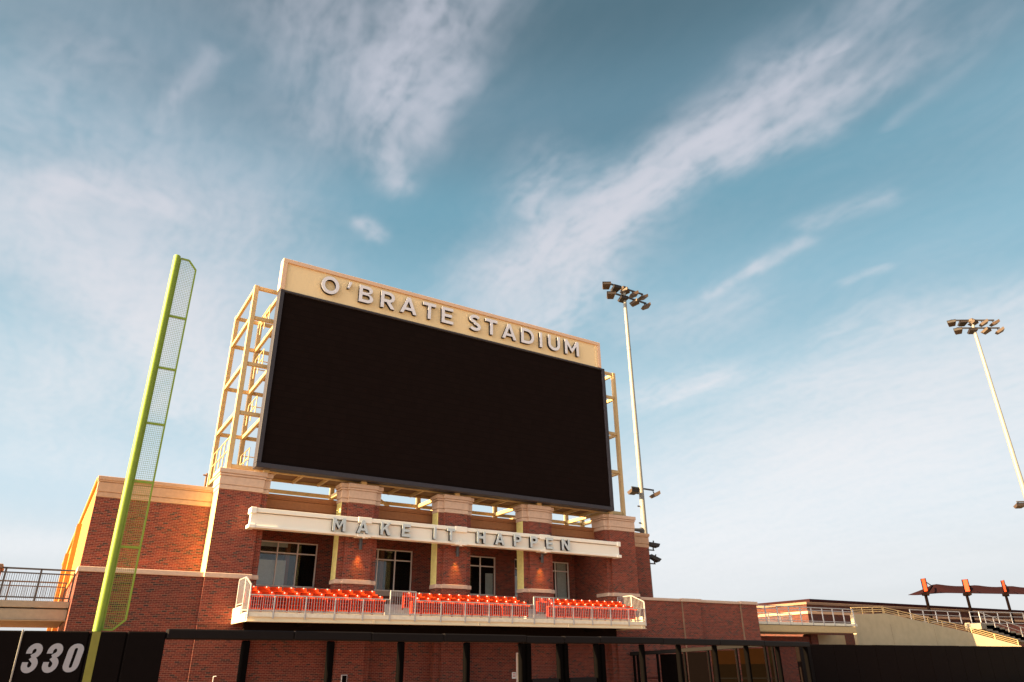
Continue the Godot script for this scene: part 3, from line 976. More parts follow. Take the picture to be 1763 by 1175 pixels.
func tower() -> void:
	var t := thing("steel_frame", "cream steel frame of columns, beams and catwalks behind the video board", "frame")
	var s := 0.115
	var zf := -34.1
	var zb := -38.3
	for x in COLS:
		part("column", bx(x - s, x + s, 9.772 if x < 29.9 else 9.0, 19.5, zf - s, zf + s, 0.012), "steel", t)
		part("column", bx(x - s, x + s, 8.6, 19.5, zb - s, zb + s, 0.012), "steel", t)
	for y in LEVELS:
		var e := 0.09
		for i in COLS.size() - 1:
			var a: float = COLS[i] + s
			var c: float = COLS[i + 1] - s
			part("beam", bx(a, c, y - e, y + e, zb - 0.08, zb + 0.08, 0.01), "steel", t)
			part("beam", bx(a, c, y - e, y + e, zf - 0.08, zf + 0.08, 0.01), "steel", t)
		for x in COLS:
			part("beam", bx(x - 0.08, x + 0.08, y - e - 0.01, y + e + 0.01, zb + s, zf - s, 0.01), "steel", t)
	# lower beams on the pier caps back to the rear columns, and braces
	for x in [12.53, 17.77, 23.04]:
		part("beam", bx(x - 0.09, x + 0.09, 9.3, 9.52, zb + s, -34.45, 0.01), "steel", t)
		part("stub_column", bx(x - 0.14, x + 0.14, 9.772, 9.98, -33.62, -33.38, 0.01), "steel", t)
	for x in [7.75, 28.3]:
		part("stub_column", bx(x - 0.14, x + 0.14, 9.772, 9.98, -33.62, -33.38, 0.01), "steel", t)
	part("beam", bx(6.3, 29.75, 9.52, 9.68, zb - 0.07, zb + 0.07, 0.01), "steel", t)
	for a in [[12.65, 17.65], [17.89, 22.92]]:
		part("brace", Shape.new().bar(V(a[0], 11.9, zb + 0.15), V(a[1], 8.65, zb + 0.15), 0.12, 0.14, 0.01), "steel", t)
	# catwalks: deck, joists, edge beam
	for y in LEVELS.slice(0, 4):
		part("catwalk_deck", bx(7.6, 28.4, y + 0.10, y + 0.14, -36.0, -33.75), "deck_steel", t)
		part("edge_beam", bx(7.57, 28.43, y - 0.02, y + 0.17, -36.1, -36.0, 0.01), "steel", t)
		if y < 11.0:
			for i in 16:
				var x := 8.4 + i * 1.3
				part("joist", bx(x - 0.04, x + 0.04, y - 0.06, y + 0.098, -35.99, -33.7), "steel", t)
			part("edge_beam", bx(7.2, 28.43, y - 0.02, y + 0.13, -33.74, -33.66, 0.01), "deck_steel", t)
		for r in [0.55, 1.05]:
			part("catwalk_rail", Shape.new().tube(V(7.05, y + r, -36.05), V(28.9, y + r, -36.05), 0.025, 0.025, 6), "steel", t)
			part("catwalk_rail", Shape.new().tube(V(7.05, y + r, -36.05), V(7.05, y + r, -34.35), 0.025, 0.025, 6), "steel", t)
		for p in [V(7.05, y, -36.05), V(7.05, y, -35.2), V(7.05, y, -34.35), V(28.95, y, -36.05), V(28.95, y, -34.6)]:
			part("catwalk_post", Shape.new().tube(p, p + V(0, 1.05, 0), 0.025, 0.025, 6), "steel", t)
		part("catwalk_rail", Shape.new().tube(V(28.95, y + 1.05, -36.05), V(28.95, y + 1.05, -34.3), 0.025, 0.025, 6), "steel", t)
		part("catwalk_rail", Shape.new().tube(V(28.95, y + 0.55, -36.05), V(28.95, y + 0.55, -34.3), 0.025, 0.025, 6), "steel", t)
	# guard rail at the left end, on the lowest beam
	for r in [0.75, 1.4]:
		part("guard_rail", Shape.new().tube(V(6.1, 10.1 + r, -38.1), V(6.1, 10.1 + r, -34.3), 0.03, 0.03, 6), "steel", t)
	for i in 5:
		var z := -38.05 + i * 0.9
		part("guard_post", Shape.new().tube(V(6.1, 10.1, z), V(6.1, 11.5, z), 0.03, 0.03, 6), "steel", t)
	part("vent_pipe", Shape.new().tube(V(5.95, 8.6, -38.2), V(5.95, 10.55, -38.2), 0.05, 0.05, 8), "deck_steel", t)
	part("vent_cap", Shape.new().tube(V(5.78, 10.45, -38.2), V(5.98, 10.45, -38.2), 0.035, 0.05, 8), "deck_steel", t)


func video_board() -> void:
	var b := thing("video_board", "big dark video board topped by a cream stadium name sign", "video board")
	var x0 := 7.14
	var x1 := 28.24
	var y0 := 9.9
	var y1 := 19.1
	var f := 0.22
	part("cabinet", bx(x0 + 0.02, x1 - 0.02, y0 + 0.02, 19.15, -33.65, -33.16), "bezel", b)
	part("screen", bx(x0 + f, x1 - f, y0 + f, y1 - f * 0.5, -33.155, -33.10), "led", b)
	part("bezel", bx(x0, x1, y0, y0 + f, -33.6, -33.0, 0.015), "bezel", b)
	part("bezel", bx(x0, x1, y1 - f * 0.5, y1, -33.6, -33.0, 0.015), "bezel", b)
	part("bezel", bx(x0, x0 + f, y0 + f, y1 - f * 0.5, -33.6, -33.003, 0.015), "bezel", b)
	part("bezel", bx(x1 - f, x1, y0 + f, y1 - f * 0.5, -33.6, -33.003, 0.015), "bezel", b)
	# name sign
	var sy := 19.12
	part("sign_panel", bx(7.15, 27.95, sy, 20.8, -33.45, -33.10), "sign_panel", b)
	part("sign_trim", bx(7.09, 27.99, 20.70, 20.92, -33.5, -33.0, 0.012), "sign_trim", b)
	part("sign_trim", bx(7.09, 7.33, sy, 20.70, -33.5, -33.002, 0.012), "sign_trim", b)
	part("sign_trim", bx(27.77, 27.99, sy, 20.70, -33.5, -33.002, 0.012), "sign_trim", b)
	part("sign_trim", bx(27.60, 27.768, sy, 20.698, -33.2, -33.06, 0.01), "sign_panel", b)
	var w := [["O", 9.15, 10.12], ["'", 10.56, 10.82], ["B", 11.24, 12.05], ["R", 12.50, 13.33], ["A", 13.66, 14.66], ["T", 15.05, 15.86], ["E", 16.24, 16.99], ["S", 18.05, 18.83], ["T", 19.16, 19.98], ["A", 20.32, 21.33], ["D", 21.69, 22.65], ["I", 23.07, 23.25], ["U", 23.72, 24.62], ["M", 25.01, 26.11]]
	for a in w:
		var lo := 19.47
		var hi := 20.47
		if a[0] == "'":
			lo = 20.07
		if a[0] in ["O", "S"]:
			lo -= 0.015
			hi += 0.015
		part("letter", glyph(a[0], a[2] - a[1], hi - lo, 0.185, -32.918, -32.9, Transform3D(Basis(), V(a[1], lo, 0))), "letter", b)
		# thin standoff back, darker
		part("letter_back", glyph(a[0], a[2] - a[1] - 0.01, hi - lo - 0.01, 0.175, -33.1, -32.92, Transform3D(Basis(), V(a[1] + 0.005, lo + 0.005, 0))), "letter_side", b)


func slogan_beam() -> void:
	var b := thing("slogan_beam", "long cream steel beam with grey slogan letters, hung across the brick piers", "sign")
	part("web", bx(7.24, 28.36, 7.30, 7.83, -33.28, -33.0), "beam", b)
	part("top_flange", bx(7.22, 28.40, 7.862, 8.05, -33.36, -32.9, 0.012), "beam", b)
	part("bottom_flange", bx(7.22, 28.40, 7.19, 7.295, -33.36, -32.93, 0.01), "beam", b)
	for x in [7.18, 28.16]:
		part("end_plate", bx(x, x + 0.26, 7.80, 8.07, -33.40, -32.86, 0.02), "beam", b)
		part("end_plate", bx(x - 0.02, x + 0.28, 7.16, 7.33, -33.40, -32.86, 0.02), "beam", b)
	for x in [12.53, 17.77, 23.04]:
		part("bracket", bx(x - 0.35, x + 0.35, 7.3, 7.8, -33.50, -33.29), "beam", b)
		part("splice_plate", bx(x - 0.34, x + 0.34, 7.80, 8.08, -33.37, -32.885, 0.012), "beam", b)
		part("splice_plate", bx(x - 0.34, x + 0.34, 7.15, 7.30, -33.37, -32.885, 0.012), "beam", b)
		part("lamp_stem", bx(x - 0.05, x + 0.05, 7.1, 7.42, -33.0, -32.9, 0.01), "beam", b)
	var w := [["M", 10.92, 11.55], ["A", 12.12, 12.71], ["K", 13.31, 13.85], ["E", 14.43, 14.89], ["I", 16.16, 16.30], ["T", 16.91, 17.36], ["H", 18.65, 19.16], ["A", 19.75, 20.34], ["P", 20.93, 21.41], ["P", 21.99, 22.46], ["E", 23.04, 23.50], ["N", 24.09, 24.64]]
	for a in w:
		part("letter", glyph(a[0], a[2] - a[1], 0.595, 0.13, -32.815, -32.80, Transform3D(Basis(), V(a[1], 7.315, 0))), "letter_blue", b)
		part("letter_back", glyph(a[0], a[2] - a[1] - 0.006, 0.589, 0.124, -33.0, -32.817, Transform3D(Basis(), V(a[1] + 0.003, 7.318, 0))), "letter_side", b)


# ------------------------------------------------------------------ balcony and seats
func balcony() -> void:
	var b := thing("seating_balcony", "cantilevered seating balcony with cream edge beam and grey railing", "balcony")
	var xl := 7.17
	var xr := 28.2
	part("slab", bx(xl + 0.05, xr - 0.05, 3.43, 3.6, -32.1, -31.06), "slab", b)
	# edge in lengths between the railing posts
	var posts := [7.2, 8.2, 9.5, 10.75, 12.0, 13.25, 14.47, 15.76, 17.03, 18.32, 19.62, 20.9, 22.1, 23.31, 24.52, 25.75, 26.99, 28.18]
	for i in posts.size() - 1:
		part("edge_panel", bx(posts[i] + 0.03, posts[i + 1] - 0.03, 3.42, 3.585, -31.06, -31.0, 0.008), "slab", b)
	part("edge_beam", bx(xl + 0.03, xr - 0.02, 3.25, 3.405, -31.25, -31.06, 0.006), "cream_steel", b)
	part("edge_beam", bx(xl, xr, 3.235, 3.255, -31.3, -30.98), "cream_steel", b)
	part("edge_beam", bx(xl, xr, 3.4, 3.418, -31.3, -31.02), "cream_steel", b)
	for x in [12.55, 17.75, 23.0, 27.9]:
		part("stiffener", bx(x, x + 0.025, 3.256, 3.40, -31.06, -31.0), "cream_steel", b)
	part("tier", bx(xl + 0.05, xr - 0.05, 3.6, 3.9, -33.4, -32.05), "step", b)
	part("tier", bx(xl + 0.05, xr - 0.05, 3.3, 3.43, -33.95, -31.3), "shade_steel", b)
	part("side_beam", bx(xl - 0.02, xl + 0.05, 3.24, 3.55, -33.5, -31.2, 0.01), "cream_steel", b)
	part("side_beam", bx(xl - 0.03, xl + 0.05, 3.55, 3.86, -33.5, -32.1, 0.01), "cream_steel", b)
	part("side_beam", bx(xr - 0.05, xr + 0.02, 3.24, 3.86, -33.5, -31.2, 0.01), "cream_steel", b)
	part("shade_girder", bx(7.6, 27.8, 2.80, 3.29, -33.25, -33.05, 0.01), "shade_steel", b)  # added dark strip standing for the shade under the balcony
	for x in [9.9, 15.1, 20.4, 25.6]:
		part("soffit_beam", bx(x - 0.06, x + 0.06, 3.12, 3.3, -33.04, -31.4), "shade_steel", b)
	for x in [13.3, 20.9]:
		part("aisle_step", bx(x, x + 1.12, 3.6, 3.75, -31.95, -31.6, 0.008), "step", b)
		part("aisle_step", bx(x, x + 0.8, 3.9, 4.05, -32.9, -32.5, 0.008), "step", b)
	# front railing, low before the seats and high at the two aisles
	var z := -31.0
	for i in posts.size() - 1:
		var tall: bool = i in [5, 11]
		var g := Node3D.new()
		g.name = "railing"
		b.add_child(g, true)
		var h := 1.03 if tall else 0.66
		part("top_rail", bx(posts[i] - 0.02, posts[i + 1] + 0.02, 3.6 + h - 0.04, 3.6 + h, z - 0.03, z + 0.025, 0.008), "galvanised", g)
		part("rail", bx(posts[i], posts[i + 1], 3.62, 3.66, z - 0.022, z + 0.022, 0.006), "galvanised", g)
		part("post", bx(posts[i] - 0.028, posts[i] + 0.028, 3.36, 3.6 + h - 0.04, z - 0.028, z + 0.03, 0.006), "galvanised", g)
		if tall or i == posts.size() - 2:
			part("post", bx(posts[i + 1] - 0.026, posts[i + 1] + 0.026, 3.37, 3.6 + (h if tall else 1.03) - 0.042, z - 0.026, z + 0.028, 0.006), "galvanised", g)
		var m := 11
		var one := Shape.new().box(V(-0.008, 0, -0.008), V(0.008, h - 0.10, 0.008)).mesh()
		for k in range(1, m):
			put("baluster", one, "galvanised", g, V(lerpf(posts[i], posts[i + 1], float(k) / m), 3.66, z))
	# end railings rake up to the second tier
	for x in [xl + 0.03, xr - 0.02]:
		var g := Node3D.new()
		g.name = "railing"
		b.add_child(g, true)
		var top := [V(x, 4.62, -31.02), V(x, 5.0, -32.0), V(x, 5.0, -33.2)]
		var low := [V(x, 3.66, -31.02), V(x, 3.72, -31.98), V(x, 3.98, -32.1), V(x, 3.98, -33.2)]
		for i in 2:
			part("top_rail", Shape.new().bar(top[i], top[i + 1], 0.055, 0.05, 0.008), "galvanised", g)
		part("rail", Shape.new().bar(low[0], low[1], 0.04, 0.04), "galvanised", g)
		part("rail", Shape.new().bar(low[2], low[3], 0.04, 0.04), "galvanised", g)
		for q in [[-32.03, 3.6, 5.0], [-33.2, 3.6, 5.0], [-31.02, 3.4, 4.62]]:
			part("post", bx(x - 0.027, x + 0.027, q[1], q[2], q[0] - 0.027, q[0] + 0.027, 0.006), "galvanised", g)
		for k in 20:
			var zz := -31.12 - k * 0.108
			var y1 := lerpf(4.6, 4.98, clampf((-31.02 - zz) / 0.98, 0, 1))
			var y0 := 3.67 if zz > -32.05 else 3.98
			part("baluster", bx(x - 0.008, x + 0.008, y0, y1, zz - 0.008, zz + 0.008), "galvanised", g)


func seats() -> void:
	# one folding seat with its pan tipped up; its base is the floor under it
	var s := thing("seat", "", "seat")
	var back := Shape.new()
	var w := 0.25
	# curved back shell in strips
	for i in 6:
		var u0 := lerpf(-w, w, i / 6.0)
		var u1 := lerpf(-w, w, (i + 1) / 6.0)
		var d0 := -0.05 * (1.0 - pow(u0 / w, 2.0))
		var d1 := -0.05 * (1.0 - pow(u1 / w, 2.0))
		var t0 := 0.82 - 0.022 * pow(absf(u0) / w, 6.0)
		var t1 := 0.82 - 0.022 * pow(absf(u1) / w, 6.0)
		for k in 2:
			var zo := -0.025 * k
			back.quad(V(u0, 0.15, d0 + zo), V(u1, 0.15, d1 + zo), V(u1, t1, d1 + zo - 0.10), V(u0, t0, d0 + zo - 0.10), V(0, 0, 1 - 2 * k))
		back.quad(V(u0, t0, d0 - 0.10), V(u1, t1, d1 - 0.10), V(u1, t1, d1 - 0.125), V(u0, t0, d0 - 0.125), Vector3.UP)
		back.quad(V(u0, 0.15, d0), V(u1, 0.15, d1), V(u1, 0.15, d1 - 0.025), V(u0, 0.15, d0 - 0.025), Vector3.DOWN)
	put("backrest", back.mesh(), "seat", s)
	var pan := put("seat_pan", Shape.new().box(V(-0.228, 0.13, 0.03), V(0.228, 0.62, 0.075), 0.015).mesh(), "seat", s)
	put("underside", Shape.new().box(V(-0.195, 0.18, 0.0755), V(0.195, 0.595, 0.079)).mesh(), "seat_dark", pan)
	for y in [0.30, 0.44]:
		put("pan_rib", Shape.new().box(V(-0.19, y, 0.0795), V(0.19, y + 0.022, 0.09)).mesh(), "seat", pan)
	for x in [-0.065, 0.065]:
		put("pan_rib", Shape.new().box(V(x - 0.01, 0.19, 0.0795), V(x + 0.01, 0.585, 0.088)).mesh(), "seat", pan)
	for x in [-0.255, 0.255]:
		put("armrest", Shape.new().box(V(x - 0.02, 0.60, -0.06), V(x + 0.02, 0.64, 0.22), 0.012).mesh(), "seat", s)
		put("stanchion", Shape.new().box(V(x - 0.018, 0.02, -0.06), V(x + 0.018, 0.60, 0.05), 0.006).mesh(), "seat_frame", s)
		put("foot", Shape.new().box(V(x - 0.03, 0.0, -0.08), V(x + 0.03, 0.02, 0.10), 0.005).mesh(), "seat_frame", s)
	put("number_plate", Shape.new().tube(V(0.12, 0.80, -0.105), V(0.12, 0.80, -0.075), 0.032, 0.028, 10).mesh(), "white", s)
	var nth := ["first", "second", "third", "fourth", "fifth", "sixth", "seventh", "eighth", "ninth", "tenth", "eleventh", "twelfth"]
	var first := true
	rng.seed = 22
	for sec in [["left", 7.56, 11], ["middle", 14.75, 12], ["right", 22.33, 11]]:
		for row in [["front", -31.55, 3.6], ["back", -32.50, 3.9]]:
			for i in sec[2]:
				var o: Node3D = s
				if not first:
					o = s.duplicate()
					o.name = "seat"
					add_child(o, true)
				first = false
				o.position = V(sec[1] + i * 0.535 + rng.randf_range(-0.008, 0.008), row[2], row[1] + rng.randf_range(-0.015, 0.015))
				o.rotation.y = rng.randf_range(-0.03, 0.03)
				tag(o, "%s orange folding seat from the left in the %s row of the %s balcony section" % [nth[i], row[0], sec[0]], "seat", "orange balcony seats")


# ------------------------------------------------------------------ lights on poles and walls
func flood(called: String, parent: Node3D, at: Vector3, yaw: float, tilt: float, scale: float, dark: bool) -> void:
	var f := Node3D.new()
	f.name = called
	parent.add_child(f, true)
	var t := Transform3D(Basis(Vector3.UP, yaw) * Basis(Vector3.RIGHT, -tilt), at)
	var k := scale
	# hood: a tapered box open below, on a yoke
	var hood := Shape.new()
	var fr := [V(-0.38, 0.13, 0.42) * k, V(0.38, 0.13, 0.42) * k, V(0.38, -0.12, 0.34) * k, V(-0.38, -0.12, 0.34) * k]
	var bk := [V(-0.30, 0.14, -0.40) * k, V(0.30, 0.14, -0.40) * k, V(0.26, -0.10, -0.32) * k, V(-0.26, -0.10, -0.32) * k]
	var mid := V(0, 0, 0)
	for i in 4:
		var j := (i + 1) % 4
		var c: Vector3 = (fr[i] + fr[j] + bk[i] + bk[j]) / 4.0 - mid
		hood.quad(t * fr[i], t * fr[j], t * bk[j], t * bk[i], t.basis * c)
	hood.quad(t * bk[0], t * bk[1], t * bk[2], t * bk[3], t.basis * Vector3.FORWARD)
	part("hood", hood, "fixture_dark" if dark else "fixture", f)
	var lens := Shape.new()
	var q := []
	for p in fr:
		q.append(t * ((p as Vector3) * V(0.93, 0.93, 0.86)))
	lens.quad(q[0], q[1], q[2], q[3], t.basis * Vector3.BACK)
	part("lens", lens, "fixture_dark", f)
	part("yoke", Shape.new().bar(t * (V(0, 0.12, 0) * k), t * (V(0, 0.34, 0) * k), 0.07, 0.07), "arm", f)


func light_pole(called: String, label: String, base: Vector3, h: float, k: float, turn: float) -> void:
	var p := thing(called, label, "floodlight pole", base)
	var top := base + V(0, h, 0)
	part("pole", Shape.new().tube(base, top + V(0, 0.9, 0), 0.245, 0.145, 16), "pole_steel", p)
	for y in [10.5, 19.0, 26.5]:
		part("joint", Shape.new().tube(base + V(0, y, 0), base + V(0, y + 0.35, 0), lerpf(0.256, 0.158, y / h), lerpf(0.25, 0.153, y / h), 16), "pole_steel", p)
	var ax := V(cos(turn), 0, sin(turn))
	for r in [[1.15, -2.1, 2.3, 5], [0.30, -1.7, 2.6, 4]]:
		var a: Vector3 = top + V(0, r[0], 0) + ax * r[1]
		var b: Vector3 = top + V(0, r[0], 0) + ax * r[2]
		part("crossarm", Shape.new().bar(a, b, 0.12, 0.14, 0.01), "arm", p)
		for i in r[3]:
			var at := a.lerp(b, (i + 0.06) / (r[3] - 0.9)) - V(0, 0.36, 0)
			flood("floodlight", p, at, -turn + [-0.5, -0.15, 0.35, 0.8, 1.0][i] * 1.3 + 0.1, [0.35, 0.3, 0.4, 0.5, 0.45][i], 1.0, i % 4 == 1)
	part("head_box", Shape.new().box(top + V(-0.25, 0.95, -0.25), top + V(0.3, 1.25, 0.25), 0.03), "fixture", p)
	var la := base + V(0, 14.5, 0)
	part("crossarm", Shape.new().bar(la - ax * 1.0, la + ax * 1.35, 0.1, 0.12, 0.01), "arm", p)
	flood("floodlight", p, la - ax * 0.85 - V(0, 0.38, 0), -turn - 0.1, 0.2, 1.0, false)
	flood("floodlight", p, la + ax * 1.45 - V(0, 0.38, 0), -turn + 1.1, 0.45, 1.0, false)
	part("bracket", Shape.new().tube(base + V(-1.35, 11.2, 0), base + V(-0.25, 11.2, 0), 0.09, 0.16, 8), "arm", p)
	part("cable_clip", Shape.new().box(base + V(-0.42, 11.0, -0.12), base + V(-0.26, 11.4, 0.12), 0.02), "arm", p)
	for y in [11.7, 13.0, 14.0]:
		part("step_bolt", Shape.new().box(base + V(-0.52, y, -0.03), base + V(-0.28, y + 0.1, 0.03)), "arm", p)


func wall_floodlights() -> void:
	for a in [[8.16, "upper black floodlight on a bracket at the building's right corner", 0.15], [7.32, "lower black floodlight on a bracket at the building's right corner", 0.45]]:
		var f := thing("wall_floodlight", a[1], "floodlight", V(32.3, a[0], -35.0), "floodlights on the building corner")
		part("bracket", Shape.new().bar(V(32.29, a[0], -35.0), V(33.05, a[0], -35.0), 0.07, 0.07, 0.01), "arm", f)
		part("base_plate", bx(32.3, 32.33, a[0] - 0.15, a[0] + 0.15, -35.12, -34.88), "arm", f)
		flood("lamp_head", f, V(33.0, a[0] + 0.32, -35.0), 1.2, -a[2], 0.85, true)
		part("stem", Shape.new().bar(V(32.98, a[0], -35.0), V(32.98, a[0] + 0.2, -35.0), 0.06, 0.06), "arm", f)


func sconces() -> void:
	for a in [[12.53, "dark cylinder wall lamp on the brick pier under the second slogan letter"], [17.77, "dark cylinder wall lamp on the middle brick pier, lit below"], [23.04, "dark cylinder wall lamp on the brick pier nearest the last slogan letters"]]:
		var x: float = a[0]
		var s := thing("wall_lamp", a[1], "lamp", V(x, 6.9, PIER), "cylinder lamps on the piers")
		part("housing", Shape.new().tube(V(x, 6.62, -33.27), V(x, 7.12, -33.27), 0.085, 0.085, 16, false), "arm", s)
		part("arm", bx(x - 0.04, x + 0.04, 6.84, 6.92, -33.5, -33.35), "arm", s)
		part("top_cap", Shape.new().tube(V(x, 7.10, -33.27), V(x, 7.115, -33.27), 0.083, 0.083, 16), "arm", s)
		part("bulb", Shape.new().tube(V(x, 6.66, -33.27), V(x, 6.68, -33.27), 0.07, 0.07, 16), "bulb", s)
		var l := SpotLight3D.new()
		l.name = "lamp_light"
		l.light_color = Color(1.0, 0.70, 0.26)
		l.light_energy = 0.7
		l.spot_range = 12.0
		l.spot_attenuation = 2.0
		l.spot_angle = 30.0
		l.light_size = 0.06
		l.shadow_enabled = true
		s.add_child(l)
		l.position = V(0, -0.255, 0.23)
		l.rotation.x = -PI / 2 + 0.22


# ------------------------------------------------------------------ field side
func foul_pole() -> void:
	var z := -21.52
	var p := thing("foul_pole", "tall lime green foul pole with a screen of wire mesh along its right side", "foul pole", V(1.43, 0, z))
	var x := 1.43
	part("pole", Shape.new().tube(V(x, -0.3, z), V(x, 13.24, z), 0.1, 0.1, 20), "lime", p)
	part("pole_cap", Shape.new().tube(V(x, 13.24, z), V(x, 13.27, z), 0.1, 0.07, 20), "lime", p)
	var xa := x + 0.115
	var xb := 2.02
	var ys := [2.48, 4.49, 6.21, 7.86, 9.54, 11.21, 13.21]
	part("frame_bar", Shape.new().bar(V(xa, 2.48, z), V(xa, 13.2, z), 0.035, 0.035), "lime", p)
	part("frame_bar", Shape.new().bar(V(xb, 2.72, z), V(xb, 12.92, z), 0.045, 0.045), "lime", p)
	part("frame_bar", Shape.new().bar(V(xa, 2.48, z), V(1.77, 2.48, z), 0.045, 0.045), "lime", p)
	part("frame_bar", Shape.new().bar(V(1.77, 2.48, z), V(xb, 2.72, z), 0.045, 0.045), "lime", p)
	part("frame_bar", Shape.new().bar(V(xa, 13.2, z), V(1.78, 13.2, z), 0.045, 0.045), "lime", p)
	part("frame_bar", Shape.new().bar(V(1.78, 13.2, z), V(xb, 12.92, z), 0.045, 0.045), "lime", p)
	for i in range(1, 6):
		part("cross_bar", Shape.new().bar(V(xa, ys[i], z), V(xb, ys[i], z), 0.05, 0.06), "lime", p)
	for i in 6:
		var m := Shape.new()
		var r := 0.003
		var n := 10
		for k in range(1, n):
			var wx := lerpf(xa, xb, float(k) / n)
			var lo: float = ys[i] + (maxf(0.0, (wx - 1.77) / (xb - 1.77)) * 0.24 if i == 0 else 0.0)
			var hi: float = ys[i + 1] - (maxf(0.0, (wx - 1.78) / (xb - 1.78)) * 0.28 if i == 5 else 0.0)
			m.box(V(wx - r, lo, z - r), V(wx + r, hi, z + r))
		var rows := int((ys[i + 1] - ys[i]) / 0.056)
		for k in range(1, rows):
			var y := lerpf(ys[i], ys[i + 1], float(k) / rows)
			var end := xb
			if i == 0 and y < 2.72:
				end = lerpf(1.77, xb, (y - 2.48) / 0.24)
			if i == 5 and y > 12.92:
				end = lerpf(xb, 1.78, (y - 12.92) / 0.28)
			m.box(V(xa, y - r, z - r * 3), V(end, y + r, z - r))
		part("wire_mesh", m, "lime", p)


func pad(parent: Node3D, a: Vector3, b: Vector3, y0: float, y1: float, thick: float, mat: String, called := "pad") -> void:
	var d := (b - a)
	var u := d.normalized()
	var t := Transform3D(Basis(u, Vector3.UP, u.cross(Vector3.UP)), a)
	part(called, Shape.new().box(V(0.006, y0, -thick), V(d.length() - 0.006, y1, 0), 0.03, t), mat, parent)


func outfield_wall() -> void:
	var w := thing("outfield_wall", "black padded outfield wall with grey distance number 330 at the foul pole", "wall")
	var xs := [-8.6, -5.8, -2.95, -0.11, 1.27, 2.09, 2.99]
	for i in xs.size() - 1:
		pad(w, V(xs[i], 0, -21.2), V(xs[i + 1], 0, -21.2), -0.28, 2.43 if i != 5 else 2.44, 0.22, "pad")
	part("backing", bx(-8.6, 2.97, -0.3, 2.38, -21.6 + 0.02, -21.425), "black", w)
	part("trim_strip", bx(-0.128, -0.092, 0.05, 2.45, -21.2, -21.17, 0.006), "pole_steel", w)
	part("foul_stripe", bx(1.325, 1.505, -0.28, 2.425, -21.2, -21.192), "lime_dull", w)
	var sk := Transform3D(Basis(V(1, 0, 0), V(0.13, 1, 0), V(0, 0, 1)), Vector3.ZERO)
	for a in [["3", 0.0], ["3", 0.415], ["0", 0.84]]:
		var t := Transform3D(Basis(), V(a[1] - 0.005, 1.53, 0)) * sk
		part("digit", glyph(a[0], 0.325, 0.62, 0.13, -21.2, -21.193, t), "digit", w)


func bullpen_fence() -> void:
	var w := thing("bullpen_fence", "black padded post and rail fence in front of the brick wall below the balcony", "fence")
	var js := [V(3.0, 2.51, -21.2), V(6.35, 2.51, -21.48), V(8.73, 2.49, -21.65), V(11.33, 2.505, -21.99), V(14.8, 2.495, -22.45), V(16.62, 2.50, -22.7), V(18.51, 2.505, -22.96), V(22.22, 2.50, -23.47), V(26.55, 2.495, -24.38), V(30.58, 2.49, -25.25), V(35.5, 2.48, -26.32)]
	for i in js.size() - 1:
		var a: Vector3 = js[i]
		var b: Vector3 = js[i + 1]
		var dy := [0.0, 0.012, 0.0, 0.01, -0.01, 0.0, 0.012, 0.0, 0.008, 0.0][i] as float
		pad(w, V(a.x, 0, a.z), V(b.x, 0, b.z), (a.y + b.y) / 2 - 0.25 + dy, (a.y + b.y) / 2 + dy, 0.24, "rail_pad", "top_pad")
	var ps := [V(5.07, 0, -21.39), V(7.51, 0, -21.57), V(9.82, 0, -21.80), V(12.31, 0, -22.12), V(14.66, 0, -22.43), V(14.95, 0, -22.47), V(16.45, 0, -22.67), V(16.74, 0, -22.71), V(18.36, 0, -22.93), V(18.68, 0, -22.98), V(20.97, 0, -23.29), V(23.42, 0, -23.73), V(26.19, 0, -24.3), V(28.96, 0, -24.9), V(32.02, 0, -25.57), V(35.1, 0, -26.23)]
	for p in ps:
		var q: Vector3 = p + V(0, 0, -0.04)
		pad(w, q - V(0.1, 0, -0.012), q + V(0.1, 0, -0.012), -0.3, 2.25, 0.2, "post_black", "post_pad")
	for g in [[14.95, -22.50, 16.45, -22.70], [16.74, -22.74, 18.36, -22.96]]:
		pad(w, V(g[0] + 0.12, 0, g[1]), V(g[2] - 0.12, 0, g[3]), 0.1, 1.12, 0.12, "rail_pad", "gate_pad")


func outfield_wall_right() -> void:
	var w := thing("outfield_wall", "dark brown padded outfield wall of tall panels at the right", "wall")
	var line := [V(35.3, 0, -26.9), V(38.7, 0, -28.7), V(53.2, 0, -29.9), V(71, 0, -31.9), V(98, 0, -35.5)]
	for i in line.size() - 1:
		var a: Vector3 = line[i]
		var b: Vector3 = line[i + 1]
		var m := roundi(a.distance_to(b) / 2.44)
		for k in m:
			var h := 2.44 + [0.0, 0.006, -0.006, 0.003, 0.0][k % 5] as float
			pad(w, a.lerp(b, float(k) / m), a.lerp(b, float(k + 1) / m), -0.3, h, 0.22, "pad_brown")


